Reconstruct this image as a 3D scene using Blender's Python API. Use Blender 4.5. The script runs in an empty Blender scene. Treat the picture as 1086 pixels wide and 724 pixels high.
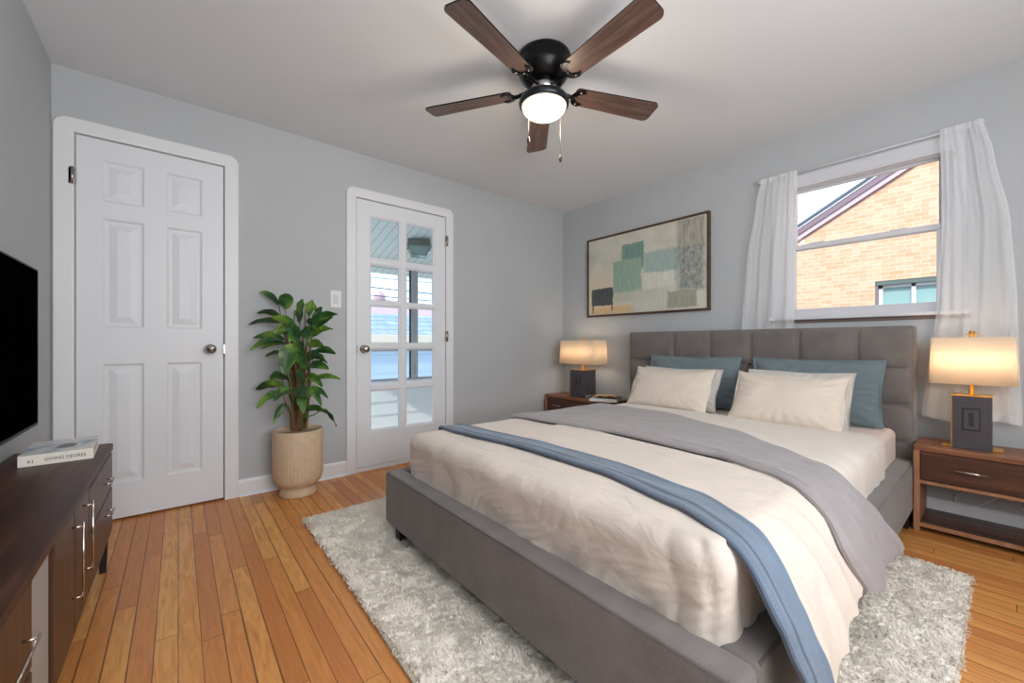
import bpy, bmesh, math, random
import numpy as np
from mathutils import Vector, Matrix, noise
R = math.radians
random.seed(4)
np.random.seed(4)
sc = bpy.context.scene
col = sc.collection

# ------------------------------------------------------------------ camera
FPX, CAMH = 430.0, 0.97
FW = Vector((math.sin(math.atan(354 / FPX)), math.cos(math.atan(354 / FPX)), 0))
RT = Vector((FW.y, -FW.x, 0))
cam = bpy.data.cameras.new('camera')
cam.sensor_width = 36
cam.lens = FPX / 1086 * 36
cam.shift_y = 2 / 1086
cam.clip_start = 0.02
camo = bpy.data.objects.new('camera', cam)
camo.location = (0, 0, CAMH)
camo.rotation_euler = (R(90), 0, -math.atan(354 / FPX))
col.objects.link(camo)
sc.camera = camo

# ------------------------------------------------------------------ view, world, sun, rear fill, sky portals
sc.view_settings.view_transform = 'Standard'
sc.view_settings.look = 'None'
sc.view_settings.gamma = 1
sc.view_settings.use_curve_mapping = False
sc.view_settings.exposure = 0.4

SKY = 1.9
SUN = 2.4
REAR_FILL = 54.0
FANL = 8.0
LAMPL = 1.1


def lin(c):
    c = c / 255.0
    return c / 12.92 if c <= 0.04045 else ((c + 0.055) / 1.055) ** 2.4


def rgb(r, g, b):
    return (lin(r), lin(g), lin(b), 1)


world = bpy.data.worlds.new('world')
sc.world = world
world.use_nodes = True
wn, wl = world.node_tree.nodes, world.node_tree.links
wn.clear()
wo = wn.new('ShaderNodeOutputWorld')
wb = wn.new('ShaderNodeBackground')
wb.inputs[1].default_value = SKY
tc = wn.new('ShaderNodeTexCoord')
ns = wn.new('ShaderNodeTexNoise')
ns.inputs['Scale'].default_value = 2.2
ns.inputs['Detail'].default_value = 5
mp = wn.new('ShaderNodeMapping')
mp.inputs['Scale'].default_value = (1, 1, 3.5)
rp = wn.new('ShaderNodeValToRGB')
rp.color_ramp.elements[0].position = 0.38
rp.color_ramp.elements[0].color = rgb(150, 180, 220)
rp.color_ramp.elements[1].position = 0.62
rp.color_ramp.elements[1].color = rgb(226, 236, 250)
wl.new(tc.outputs['Generated'], mp.inputs[0])
wl.new(mp.outputs[0], ns.inputs['Vector'])
wl.new(ns.outputs['Fac'], rp.inputs[0])
wl.new(rp.outputs[0], wb.inputs[0])
wl.new(wb.outputs[0], wo.inputs[0])


def light(name, kind, loc, energy, color=(1, 1, 1), size=None, aim=None, soft=None):
    d = bpy.data.lights.new(name, kind)
    d.energy = energy
    d.color = color
    if kind == 'AREA':
        d.shape = 'RECTANGLE'
        d.size, d.size_y = size
    if soft is not None:
        if kind == 'SUN':
            d.angle = soft
        elif kind != 'AREA':
            d.shadow_soft_size = soft
    o = bpy.data.objects.new(name, d)
    o.location = loc
    if aim is not None:
        o.rotation_euler = Vector(aim).to_track_quat('-Z', 'Y').to_euler()
    col.objects.link(o)
    return o


light('sun', 'SUN', (0, 0, 8), SUN, (1, 0.95, 0.87), aim=(0.8, 0.22, -0.56), soft=R(0.6))
# added fill light behind the camera, no real source known there
light('rear_fill_light', 'AREA', (0.70, -1.10, 1.50), REAR_FILL, (0.98, 0.985, 1.0), size=(2.0, 1.4), aim=(0.08, 1, 0.20))
# sky portals in the two openings the photo shows
for nm, loc, size, aim in (('window_portal', (3.42, 0.59, 1.60), (0.84, 0.92), (-1, 0, 0)),
                           ('door_portal', (1.41, 3.23, 1.12), (0.58, 1.68), (0, -1, 0))):
    p = light(nm, 'AREA', loc, 1, size=size, aim=aim)
    p.data.cycles.is_portal = True


# ------------------------------------------------------------------ materials
def mat(name, base=(200, 200, 200), rough=0.6, metal=0.0, noise_amt=0.0, noise_scale=20, bump=0.0, bump_scale=60,
        stretch=(1, 1, 1), spec=0.5, emis=None, emis_s=0, sheen=0, col2=None, trans=0.0, coat=0.0, lo=0.35, hi=0.65):
    m = bpy.data.materials.new(name)
    m.use_nodes = True
    n, l = m.node_tree.nodes, m.node_tree.links
    b = n['Principled BSDF']
    b.inputs['Base Color'].default_value = rgb(*base)
    b.inputs['Roughness'].default_value = rough
    b.inputs['Metallic'].default_value = metal
    b.inputs['Specular IOR Level'].default_value = spec
    b.inputs['Sheen Weight'].default_value = sheen
    b.inputs['Coat Weight'].default_value = coat
    if trans:
        b.inputs['Transmission Weight'].default_value = trans
    if emis:
        b.inputs['Emission Color'].default_value = rgb(*emis)
        b.inputs['Emission Strength'].default_value = emis_s
    if noise_amt or bump or col2:
        t = n.new('ShaderNodeTexCoord')
        mpn = n.new('ShaderNodeMapping')
        mpn.inputs['Scale'].default_value = stretch
        l.new(t.outputs['Object'], mpn.inputs[0])
        if noise_amt or col2:
            nz = n.new('ShaderNodeTexNoise')
            nz.inputs['Scale'].default_value = noise_scale
            nz.inputs['Detail'].default_value = 6
            nz.inputs['Roughness'].default_value = 0.6
            l.new(mpn.outputs[0], nz.inputs['Vector'])
            cr = n.new('ShaderNodeValToRGB')
            c2 = col2 or tuple(max(0, c * (1 - noise_amt)) for c in base)
            cr.color_ramp.elements[0].position = lo
            cr.color_ramp.elements[1].position = hi
            cr.color_ramp.elements[0].color = rgb(*c2)
            cr.color_ramp.elements[1].color = rgb(*base)
            l.new(nz.outputs['Fac'], cr.inputs[0])
            l.new(cr.outputs[0], b.inputs['Base Color'])
        if bump:
            nb = n.new('ShaderNodeTexNoise')
            nb.inputs['Scale'].default_value = bump_scale
            nb.inputs['Detail'].default_value = 4
            l.new(mpn.outputs[0], nb.inputs['Vector'])
            bp = n.new('ShaderNodeBump')
            bp.inputs['Strength'].default_value = bump
            bp.inputs['Distance'].default_value = 0.004
            l.new(nb.outputs['Fac'], bp.inputs['Height'])
            l.new(bp.outputs[0], b.inputs['Normal'])
    return m


def fabric(name, base, scale=900, amt=0.10, bump=0.25, rough=0.9, wr=0.0, sheen=0.2):
    """woven cloth: fine crossed waves and soft mottling"""
    m = mat(name, base, rough, sheen=sheen)
    n, l = m.node_tree.nodes, m.node_tree.links
    b = n['Principled BSDF']
    t = n.new('ShaderNodeTexCoord')
    nz = n.new('ShaderNodeTexNoise')
    nz.inputs['Scale'].default_value = scale * 0.4
    nz.inputs['Detail'].default_value = 3
    n2 = n.new('ShaderNodeTexNoise')
    n2.inputs['Scale'].default_value = 9
    mpn = n.new('ShaderNodeMapping')
    mpn.inputs['Scale'].default_value = (1, 1, 0.25)
    l.new(t.outputs['Object'], mpn.inputs[0])
    l.new(mpn.outputs[0], nz.inputs['Vector'])
    l.new(t.outputs['Object'], n2.inputs['Vector'])
    ad = n.new('ShaderNodeMath')
    ad.operation = 'MULTIPLY_ADD'
    ad.inputs[1].default_value = 0.5
    l.new(n2.outputs['Fac'], ad.inputs[0])
    ml = n.new('ShaderNodeMath')
    ml.operation = 'MULTIPLY'
    ml.inputs[1].default_value = 0.5
    l.new(nz.outputs['Fac'], ml.inputs[0])
    l.new(ml.outputs[0], ad.inputs[2])
    cr = n.new('ShaderNodeValToRGB')
    cr.color_ramp.elements[0].position = 0.35
    cr.color_ramp.elements[1].position = 0.65
    cr.color_ramp.elements[0].color = rgb(*[c * (1 - amt) for c in base])
    cr.color_ramp.elements[1].color = rgb(*base)
    l.new(ad.outputs[0], cr.inputs[0])
    l.new(cr.outputs[0], b.inputs['Base Color'])
    bp = n.new('ShaderNodeBump')
    bp.inputs['Strength'].default_value = bump
    bp.inputs['Distance'].default_value = 0.0015
    l.new(nz.outputs['Fac'], bp.inputs['Height'])
    if wr:
        w2 = n.new('ShaderNodeTexNoise')
        w2.inputs['Scale'].default_value = 14
        w2.inputs['Detail'].default_value = 3
        w2.inputs['Distortion'].default_value = 0.6
        mw = n.new('ShaderNodeMapping')
        mw.inputs['Scale'].default_value = (1.0, 0.5, 0.7)
        l.new(t.outputs['Object'], mw.inputs[0])
        l.new(mw.outputs[0], w2.inputs['Vector'])
        b2 = n.new('ShaderNodeBump')
        b2.inputs['Strength'].default_value = wr
        b2.inputs['Distance'].default_value = 0.02
        l.new(w2.outputs['Fac'], b2.inputs['Height'])
        l.new(bp.outputs[0], b2.inputs['Normal'])
        l.new(b2.outputs[0], b.inputs['Normal'])
    else:
        l.new(bp.outputs[0], b.inputs['Normal'])
    return m


def wood(name, c1, c2, c3, axis='Y', scale=1.0, rough=0.4, coat=0.0, spec=0.5):
    """grain running along one axis"""
    m = mat(name, c1, rough, coat=coat, spec=spec)
    n, l = m.node_tree.nodes, m.node_tree.links
    b = n['Principled BSDF']
    t = n.new('ShaderNodeTexCoord')
    mpn = n.new('ShaderNodeMapping')
    s = [14 * scale] * 3
    s['XYZ'.index(axis)] = 0.9 * scale
    mpn.inputs['Scale'].default_value = s
    l.new(t.outputs['Object'], mpn.inputs[0])
    nz = n.new('ShaderNodeTexNoise')
    nz.inputs['Scale'].default_value = 2.2
    nz.inputs['Detail'].default_value = 9
    nz.inputs['Roughness'].default_value = 0.62
    nz.inputs['Distortion'].default_value = 0.7
    l.new(mpn.outputs[0], nz.inputs['Vector'])
    cr = n.new('ShaderNodeValToRGB')
    e = cr.color_ramp.elements
    e[0].position = 0.3
    e[0].color = rgb(*c1)
    e[1].position = 0.72
    e[1].color = rgb(*c3)
    k = e.new(0.5)
    k.color = rgb(*c2)
    l.new(nz.outputs['Fac'], cr.inputs[0])
    l.new(cr.outputs[0], b.inputs['Base Color'])
    bp = n.new('ShaderNodeBump')
    bp.inputs['Strength'].default_value = 0.15
    bp.inputs['Distance'].default_value = 0.001
    l.new(nz.outputs['Fac'], bp.inputs['Height'])
    l.new(bp.outputs[0], b.inputs['Normal'])
    return m


class NG:
    """tiny node-graph helper"""
    def __init__(s, m):
        s.n, s.l = m.node_tree.nodes, m.node_tree.links
        s.b = s.n['Principled BSDF']

    def val(s, sock, v):
        if isinstance(v, (int, float)):
            sock.default_value = v
        else:
            s.l.new(v, sock)

    def m(s, op, a, b=0.0, c=0.0):
        x = s.n.new('ShaderNodeMath')
        x.operation = op
        s.val(x.inputs[0], a)
        s.val(x.inputs[1], b)
        s.val(x.inputs[2], c)
        return x.outputs[0]

    def mix(s, f, a, b, mode='MIX'):
        x = s.n.new('ShaderNodeMix')
        x.data_type = 'RGBA'
        x.blend_type = mode
        s.val(x.inputs[0], f)
        for k, v in ((6, a), (7, b)):
            if isinstance(v, tuple):
                x.inputs[k].default_value = v
            else:
                s.l.new(v, x.inputs[k])
        return x.outputs[2]

    def comb(s, x, y, z=0.0):
        c = s.n.new('ShaderNodeCombineXYZ')
        for k, v in enumerate((x, y, z)):
            s.val(c.inputs[k], v)
        return c.outputs[0]

    def noise(s, vec, scale, detail=4, rough=0.5, dist=0.0):
        x = s.n.new('ShaderNodeTexNoise')
        x.inputs['Scale'].default_value = scale
        x.inputs['Detail'].default_value = detail
        x.inputs['Roughness'].default_value = rough
        x.inputs['Distortion'].default_value = dist
        s.l.new(vec, x.inputs['Vector'])
        return x.outputs['Fac']

    def white(s, vec):
        x = s.n.new('ShaderNodeTexWhiteNoise')
        s.l.new(vec, x.inputs['Vector'])
        return x.outputs['Value']

    def ramp(s, f, stops):
        x = s.n.new('ShaderNodeValToRGB')
        e = x.color_ramp.elements
        e[0].position, e[0].color = stops[0][0], rgb(*stops[0][1])
        e[1].position, e[1].color = stops[-1][0], rgb(*stops[-1][1])
        for p, c in stops[1:-1]:
            k = e.new(p)
            k.color = rgb(*c)
        s.l.new(f, x.inputs[0])
        return x.outputs[0]

    def xyz(s, kind='Object'):
        t = s.n.new('ShaderNodeTexCoord')
        p = s.n.new('ShaderNodeSeparateXYZ')
        s.l.new(t.outputs[kind], p.inputs[0])
        return p.outputs[0], p.outputs[1], p.outputs[2], t.outputs[kind]

    def bump(s, h, strength, dist):
        x = s.n.new('ShaderNodeBump')
        x.inputs['Strength'].default_value = strength
        x.inputs['Distance'].default_value = dist
        s.l.new(h, x.inputs['Height'])
        s.l.new(x.outputs[0], s.b.inputs['Normal'])


def floor_mat():
    m = mat('strip_oak_floor', (190, 130, 70), 0.33, spec=0.4)
    g = NG(m)
    x, y, z, v = g.xyz()
    wd = 0.0585
    xs = g.m('DIVIDE', x, wd)
    ix = g.m('FLOOR', xs)
    fx = g.m('FRACT', xs)
    r1 = g.white(g.comb(ix, 3.3))
    ln = g.m('MULTIPLY_ADD', r1, 0.5, 0.75)
    ys = g.m('DIVIDE', g.m('ADD', y, g.m('MULTIPLY', r1, 17.0)), ln)
    iy = g.m('FLOOR', ys)
    fy = g.m('FRACT', ys)
    rb = g.white(g.comb(ix, iy, 1.7))
    base = g.ramp(rb, [(0, (186, 108, 50)), (0.25, (208, 134, 66)), (0.5, (220, 152, 78)), (0.78, (228, 168, 92)), (1, (198, 116, 56))])
    gv = g.comb(g.m('MULTIPLY', x, 24), g.m('MULTIPLY', y, 2.6), g.m('MULTIPLY', rb, 40))
    gr = g.noise(gv, 2.0, 8, 0.6, 1.2)
    c = g.mix(g.m('MULTIPLY', g.m('SUBTRACT', gr, 0.38), 2.2), base, rgb(170, 96, 40))
    gv2 = g.comb(g.m('MULTIPLY', x, 90), g.m('MULTIPLY', y, 3.0), rb)
    gr2 = g.noise(gv2, 2.0, 4)
    c = g.mix(g.m('MULTIPLY', gr2, 0.28), c, rgb(238, 190, 128), 'MIX')
    # worn dark patches and small knots
    kn = g.noise(g.comb(g.m('MULTIPLY', x, 26), g.m('MULTIPLY', y, 7), g.m('MULTIPLY', rb, 9)), 1.0, 4, 0.6)
    kf = g.m('MULTIPLY', g.m('GREATER_THAN', kn, 0.775), 0.5)
    c = g.mix(kf, c, rgb(92, 50, 24))
    ex = g.m('MINIMUM', fx, g.m('SUBTRACT', 1.0, fx))
    ey = g.m('MULTIPLY', g.m('MINIMUM', fy, g.m('SUBTRACT', 1.0, fy)), g.m('DIVIDE', ln, wd))
    wn_ = g.noise(g.comb(g.m('MULTIPLY', x, 3), g.m('MULTIPLY', y, 1.3)), 2.0, 2)
    wdt = g.m('MULTIPLY_ADD', g.white(g.comb(ix, iy, 5.5)), 0.030, g.m('MULTIPLY', wn_, 0.035))
    gap = g.m('LESS_THAN', g.m('MINIMUM', ex, ey), wdt)
    c = g.mix(g.m('MULTIPLY', gap, 0.72), c, rgb(66, 36, 18))
    g.l.new(c, g.b.inputs['Base Color'])
    g.l.new(g.m('MULTIPLY_ADD', gr, 0.2, 0.26), g.b.inputs['Roughness'])
    h = g.m('SUBTRACT', g.m('MULTIPLY', gr2, 0.12), g.m('MULTIPLY', gap, 1.0))
    g.bump(h, 0.35, 0.002)
    return m


def brick_mat():
    m = mat('buff_brick', (226, 184, 142), 0.85)
    g = NG(m)
    x, y, z, v = g.xyz()
    bt = g.n.new('ShaderNodeTexBrick')
    bt.inputs['Scale'].default_value = 1
    bt.inputs['Brick Width'].default_value = 0.165
    bt.inputs['Row Height'].default_value = 0.06
    bt.inputs['Mortar Size'].default_value = 0.006
    bt.inputs['Mortar Smooth'].default_value = 0.3
    bt.inputs['Color1'].default_value = rgb(214, 166, 130)
    bt.inputs['Color2'].default_value = rgb(228, 186, 154)
    bt.inputs['Mortar'].default_value = rgb(228, 198, 174)
    bt.inputs['Bias'].default_value = 0.1
    g.l.new(g.comb(y, z), bt.inputs['Vector'])
    ix = g.m('FLOOR', g.m('DIVIDE', z, 0.06))
    iy = g.m('FLOOR', g.m('DIVIDE', y, 0.0825))
    r = g.white(g.comb(iy, ix))
    c = g.mix(g.m('MULTIPLY', g.m('GREATER_THAN', r, 0.72), 0.3), bt.outputs['Color'], rgb(204, 150, 112))
    g.l.new(c, g.b.inputs['Base Color'])
    return m


def boards_mat(name, base, dark, pitch, axis=2, rough=0.6, gapw=0.08, off=0.0):
    m = mat(name, base, rough)
    g = NG(m)
    p = g.xyz()
    f = g.m('FRACT', g.m('DIVIDE', g.m('ADD', p[axis], off), pitch))
    gp = g.m('LESS_THAN', f, gapw)
    c = g.mix(gp, rgb(*base), rgb(*dark))
    g.l.new(c, g.b.inputs['Base Color'])
    g.bump(g.m('SUBTRACT', 1.0, gp), 0.5, 0.004)
    return m


def shingle_mat(name, c1, c2, mort):
    m = mat(name, c1, 0.85)
    g = NG(m)
    x, y, z, v = g.xyz()
    bt = g.n.new('ShaderNodeTexBrick')
    bt.inputs['Scale'].default_value = 1
    bt.inputs['Brick Width'].default_value = 0.4
    bt.inputs['Row Height'].default_value = 0.17
    bt.inputs['Mortar Size'].default_value = 0.012
    bt.inputs['Color1'].default_value = rgb(*c1)
    bt.inputs['Color2'].default_value = rgb(*c2)
    bt.inputs['Mortar'].default_value = rgb(*mort)
    g.l.new(g.comb(x, z), bt.inputs['Vector'])
    g.l.new(bt.outputs['Color'], g.b.inputs['Base Color'])
    return m


def painting_mat():
    """abstract blocks of colour; v runs up, u runs to the right seen from the room"""
    m = mat('painted_canvas', (200, 200, 188), 0.75)
    g = NG(m)
    x, y, z, v = g.xyz()
    nz1 = g.noise(g.comb(y, z, 0), 14, 4)
    nz2 = g.noise(g.comb(y, z, 7.0), 16, 4)
    u = g.m('ADD', g.m('DIVIDE', g.m('MULTIPLY', y, -1), 1.20), 0.5)
    w = g.m('ADD', g.m('DIVIDE', z, 0.745), 0.5)
    ud = g.m('MULTIPLY_ADD', g.m('SUBTRACT', nz1, 0.5), 0.035, u)
    wd_ = g.m('MULTIPLY_ADD', g.m('SUBTRACT', nz2, 0.5), 0.05, w)

    def box(u0, u1, v0, v1, soft=0.012):
        def edge(a, e, sgn):
            d = g.m('MULTIPLY', g.m('SUBTRACT', a, e), sgn / soft)
            mm = g.n.new('ShaderNodeMath')
            mm.operation = 'ADD'
            mm.use_clamp = True
            g.l.new(d, mm.inputs[0])
            mm.inputs[1].default_value = 0.5
            return mm.outputs[0]
        a = g.m('MULTIPLY', edge(ud, u0, 1), edge(ud, u1, -1))
        b = g.m('MULTIPLY', edge(wd_, v0, 1), edge(wd_, v1, -1))
        return g.m('MULTIPLY', a, b)
    brush = g.noise(g.comb(g.m('MULTIPLY', y, 30), g.m('MULTIPLY', z, 5)), 1.6, 6, 0.65)
    c = g.ramp(g.noise(g.comb(y, z, 2), 3.0, 6, 0.6), [(0.3, (186, 186, 172)), (0.55, (208, 207, 196)), (0.75, (196, 192, 176))])
    def lay(c, mask, ca, cb, k=1.0, src=None):
        cc = g.ramp(src or brush, [(0.32, ca), (0.68, cb)])
        return g.mix(g.m('MULTIPLY', mask, k), c, cc)
    c = lay(c, box(0.0, 0.30, 0.05, 0.55, 0.25), (206, 192, 162), (216, 203, 176), 0.8)
    c = lay(c, box(0.53, 0.86, 0.42, 0.71, 0.03), (138, 166, 164), (168, 188, 184), 0.9)
    c = lay(c, box(0.33, 0.525, 0.54, 0.86), (104, 142, 132), (132, 163, 153))
    c = lay(c, box(0.25, 0.505, 0.26, 0.67), (134, 163, 146), (158, 184, 168))
    c = lay(c, box(0.25, 0.62, 0.14, 0.27, 0.05), (164, 178, 160), (190, 194, 178), 0.8)
    c = lay(c, box(0.52, 0.80, 0.27, 0.46, 0.02), (198, 201, 192), (220, 221, 214))
    c = lay(c, box(0.43, 0.73, 0.02, 0.26, 0.08), (190, 192, 180), (208, 207, 196), 0.8)
    c = lay(c, box(0.79, 0.985, 0.67, 1.0, 0.03), (130, 128, 116), (184, 182, 170), 0.9)
    sp = g.noise(g.comb(g.m('MULTIPLY', y, 3), g.m('MULTIPLY', z, 1.3)), 16, 7, 0.75)
    c = lay(c, box(0.79, 0.985, 0.2, 0.7, 0.06), (78, 92, 92), (186, 190, 182), 0.95, sp)
    c = lay(c, box(0.715, 0.93, 0.02, 0.21, 0.02), (140, 140, 124), (168, 167, 152), 0.9)
    c = lay(c, box(0.02, 0.42, 0.0, 0.10, 0.06), (206, 172, 122), (214, 186, 142), 0.9)
    c = lay(c, box(0.03, 0.245, 0.12, 0.345, 0.006), (62, 70, 74), (92, 98, 98))
    c = lay(c, box(0.035, 0.05, 0.02, 0.13, 0.005), (70, 62, 56), (90, 84, 78), 0.8)
    c = lay(c, box(0.225, 0.24, 0.04, 0.13, 0.005), (70, 62, 56), (90, 84, 78), 0.8)
    g.l.new(c, g.b.inputs['Base Color'])
    g.bump(brush, 0.3, 0.001)
    return m


def book_cover_mat():
    m = mat('book_cover', (222, 220, 214), 0.35)
    g = NG(m)
    x, y, z, v = g.xyz()
    n1 = g.noise(v, 9, 5, 0.6, 0.5)
    c = g.ramp(n1, [(0.38, (150, 172, 192)), (0.47, (196, 206, 214)), (0.55, (228, 226, 222)), (0.72, (212, 208, 200))])
    d = g.m('ADD', g.m('POWER', g.m('SUBTRACT', x, 0.015), 2.0), g.m('MULTIPLY', g.m('POWER', g.m('SUBTRACT', y, -0.02), 2.0), 0.35))
    f = g.m('LESS_THAN', g.m('ADD', d, g.m('MULTIPLY', n1, 0.0012)), 0.0013)
    c = g.mix(f, c, rgb(92, 84, 78))
    g.l.new(c, g.b.inputs['Base Color'])
    return m


def sheer_mat():
    m = bpy.data.materials.new('sheer_voile')
    m.use_nodes = True
    n, l = m.node_tree.nodes, m.node_tree.links
    n.clear()
    o = n.new('ShaderNodeOutputMaterial')
    tr = n.new('ShaderNodeBsdfTransparent')
    tl = n.new('ShaderNodeBsdfTranslucent')
    df = n.new('ShaderNodeBsdfDiffuse')
    tl.inputs[0].default_value = rgb(245, 247, 250)
    df.inputs[0].default_value = rgb(250, 252, 255)
    a = n.new('ShaderNodeMixShader')
    a.inputs[0].default_value = 0.75
    l.new(tl.outputs[0], a.inputs[1])
    l.new(df.outputs[0], a.inputs[2])
    b = n.new('ShaderNodeMixShader')
    lw = n.new('ShaderNodeLayerWeight')
    lw.inputs[0].default_value = 0.35
    mr = n.new('ShaderNodeMapRange')
    mr.inputs[3].default_value = 0.40
    mr.inputs[4].default_value = 0.72
    l.new(lw.outputs['Facing'], mr.inputs[0])
    l.new(mr.outputs[0], b.inputs[0])
    l.new(tr.outputs[0], b.inputs[1])
    l.new(a.outputs[0], b.inputs[2])
    l.new(b.outputs[0], o.inputs[0])
    return m


def glass_mat(name, tint=(255, 255, 255), gloss=0.06):
    m = bpy.data.materials.new(name)
    m.use_nodes = True
    n, l = m.node_tree.nodes, m.node_tree.links
    n.clear()
    o = n.new('ShaderNodeOutputMaterial')
    tr = n.new('ShaderNodeBsdfTransparent')
    tr.inputs[0].default_value = rgb(*tint)
    gl = n.new('ShaderNodeBsdfGlossy')
    gl.inputs['Roughness'].default_value = 0.02
    b = n.new('ShaderNodeMixShader')
    fr = n.new('ShaderNodeFresnel')
    fr.inputs[0].default_value = 1.3
    l.new(fr.outputs[0], b.inputs[0])
    l.new(tr.outputs[0], b.inputs[1])
    l.new(gl.outputs[0], b.inputs[2])
    l.new(b.outputs[0], o.inputs[0])
    return m


def shade_mat():
    m = bpy.data.materials.new('linen_lampshade')
    m.use_nodes = True
    n, l = m.node_tree.nodes, m.node_tree.links
    n.clear()
    o = n.new('ShaderNodeOutputMaterial')
    tl = n.new('ShaderNodeBsdfTranslucent')
    tl.inputs[0].default_value = rgb(250, 236, 216)
    df = n.new('ShaderNodeBsdfDiffuse')
    df.inputs[0].default_value = rgb(240, 230, 214)
    a = n.new('ShaderNodeMixShader')
    a.inputs[0].default_value = 0.5
    l.new(tl.outputs[0], a.inputs[1])
    l.new(df.outputs[0], a.inputs[2])
    t = n.new('ShaderNodeTexCoord')
    nz = n.new('ShaderNodeTexNoise')
    nz.inputs['Scale'].default_value = 220
    mpn = n.new('ShaderNodeMapping')
    mpn.inputs['Scale'].default_value = (1, 1, 0.2)
    l.new(t.outputs['Object'], mpn.inputs[0])
    l.new(mpn.outputs[0], nz.inputs[0])
    bp = n.new('ShaderNodeBump')
    bp.inputs['Strength'].default_value = 0.2
    bp.inputs['Distance'].default_value = 0.001
    l.new(nz.outputs[0], bp.inputs['Height'])
    l.new(bp.outputs[0], df.inputs['Normal'])
    l.new(a.outputs[0], o.inputs[0])
    return m


M = {}
M['ceiling'] = mat('ceiling_paint', (226, 229, 233), 0.9, bump=0.12, bump_scale=14)
M['wall'] = mat('grey_wall_paint', (182, 187, 191), 0.75, noise_amt=0.015, noise_scale=3, bump=0.06, bump_scale=90)
M['trim'] = mat('white_trim_paint', (224, 227, 230), 0.4)
M['door'] = mat('white_door_paint', (222, 226, 232), 0.42, bump=0.04, bump_scale=40, stretch=(4, 4, 0.4))
M['gap'] = mat('shadow_gap', (40, 38, 36), 0.9)
M['floor'] = floor_mat()
M['nickel'] = mat('satin_nickel', (176, 172, 166), 0.25, 1.0)
M['chrome'] = mat('polished_steel', (214, 208, 200), 0.18, 1.0)
M['brass'] = mat('brushed_brass', (214, 164, 88), 0.3, 1.0)
M['walnut'] = wood('dark_walnut', (36, 20, 15), (66, 39, 28), (98, 62, 46), 'Y', 0.8, 0.42, spec=0.3)
M['walnut_front'] = wood('walnut_front', (48, 28, 19), (72, 44, 30), (96, 62, 44), 'Z', 1.0, 0.38)
M['ns_frame'] = wood('nightstand_walnut', (104, 64, 44), (130, 84, 58), (152, 102, 74), 'Y', 1.0, 0.4)
M['strip'] = mat('sill_shadow_brown', (120, 100, 92), 0.6)  # shade below the window sill, put in as colour
M['ns_edge'] = wood('nightstand_edge', (142, 98, 70), (160, 114, 84), (178, 130, 98), 'Z', 1.0, 0.5)
M['ns_dark'] = wood('nightstand_drawer', (48, 28, 20), (76, 46, 33), (108, 70, 52), 'Y', 0.6, 0.35)
M['blade'] = wood('fan_blade_wood', (66, 50, 44), (94, 72, 64), (122, 98, 88), 'X', 1.3, 0.4)
M['black'] = mat('black_bronze', (26, 26, 28), 0.32, 0.7)
M['bronze'] = mat('dark_bronze_ring', (52, 54, 60), 0.3, 0.8)
M['screen'] = mat('tv_screen', (3, 3, 4), 0.35, spec=0.0)
M['tvframe'] = mat('tv_bezel', (12, 12, 13), 0.45, spec=0.2)
M['bowl'] = mat('frosted_bowl', (250, 244, 232), 0.4, emis=(255, 232, 204), emis_s=0.62)
M['bulb'] = mat('warm_bulb', (255, 230, 190), 0.4, emis=(255, 216, 168), emis_s=2.5)
M['pot'] = mat('cream_ceramic', (208, 184, 156), 0.65, noise_amt=0.06, noise_scale=30)
M['soil'] = mat('soil', (58, 44, 34), 0.95, noise_amt=0.4, noise_scale=60, bump=1, bump_scale=90)
M['cane'] = mat('brown_cane', (130, 92, 60), 0.7, col2=(78, 54, 36), noise_scale=30, stretch=(1, 1, 0.2))
M['plug'] = mat('white_plastic', (226, 228, 230), 0.35)
M['bed'] = fabric('grey_linen_upholstery', (120, 114, 111), 1200, 0.16, 0.4)
M['piping'] = fabric('dark_grey_piping', (92, 86, 84), 1200, 0.16, 0.4)
M['seam'] = mat('dark_button_thread', (58, 54, 52), 0.9)  # dark tone of the headboard's tufting buttons
M['leg'] = mat('black_wood_leg', (22, 20, 20), 0.45)
M['mattress'] = fabric('fitted_sheet', (222, 206, 196), 900, 0.05, 0.15, wr=0.25)
M['sheet'] = fabric('white_flat_sheet', (222, 214, 204), 900, 0.04, 0.15, wr=0.3)
M['duvet'] = fabric('ivory_duvet', (214, 203, 192), 900, 0.05, 0.15, wr=0.6)
M['greyblanket'] = fabric('grey_blanket', (152, 147, 149), 900, 0.07, 0.2, wr=0.6)
M['blue'] = fabric('steel_blue_throw', (108, 126, 146), 900, 0.12, 0.3, wr=0.4)
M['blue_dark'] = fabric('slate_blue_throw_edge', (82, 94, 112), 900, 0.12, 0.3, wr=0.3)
M['p_cream'] = fabric('cream_pillowcase', (222, 211, 197), 900, 0.04, 0.15, wr=0.3)
M['p_ivory'] = fabric('pale_grey_pillowcase', (206, 202, 196), 900, 0.05, 0.15, wr=0.3)
M['p_blue'] = fabric('teal_blue_pillowcase', (110, 126, 132), 900, 0.08, 0.2, wr=0.4)
M['rug'] = mat('ivory_wool', (250, 245, 236), 0.95, noise_amt=0.05, noise_scale=18, sheen=0.3)
_g = NG(M['rug'])
_x, _y, _z, _v = _g.xyz()
_g.bump(_g.noise(_v, 160, 5, 0.7), 0.3, 0.0015)
M['tuft'] = bpy.data.materials.new('wool_tuft')
M['tuft'].use_nodes = True
_n, _l = M['tuft'].node_tree.nodes, M['tuft'].node_tree.links
_n.clear()
_o, _a, _b, _m = _n.new('ShaderNodeOutputMaterial'), _n.new('ShaderNodeBsdfDiffuse'), _n.new('ShaderNodeBsdfTranslucent'), _n.new('ShaderNodeMixShader')
_a.inputs[0].default_value = rgb(250, 245, 236)
_b.inputs[0].default_value = rgb(250, 245, 236)
_l.new(_a.outputs[0], _m.inputs[1])
_l.new(_b.outputs[0], _m.inputs[2])
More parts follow.
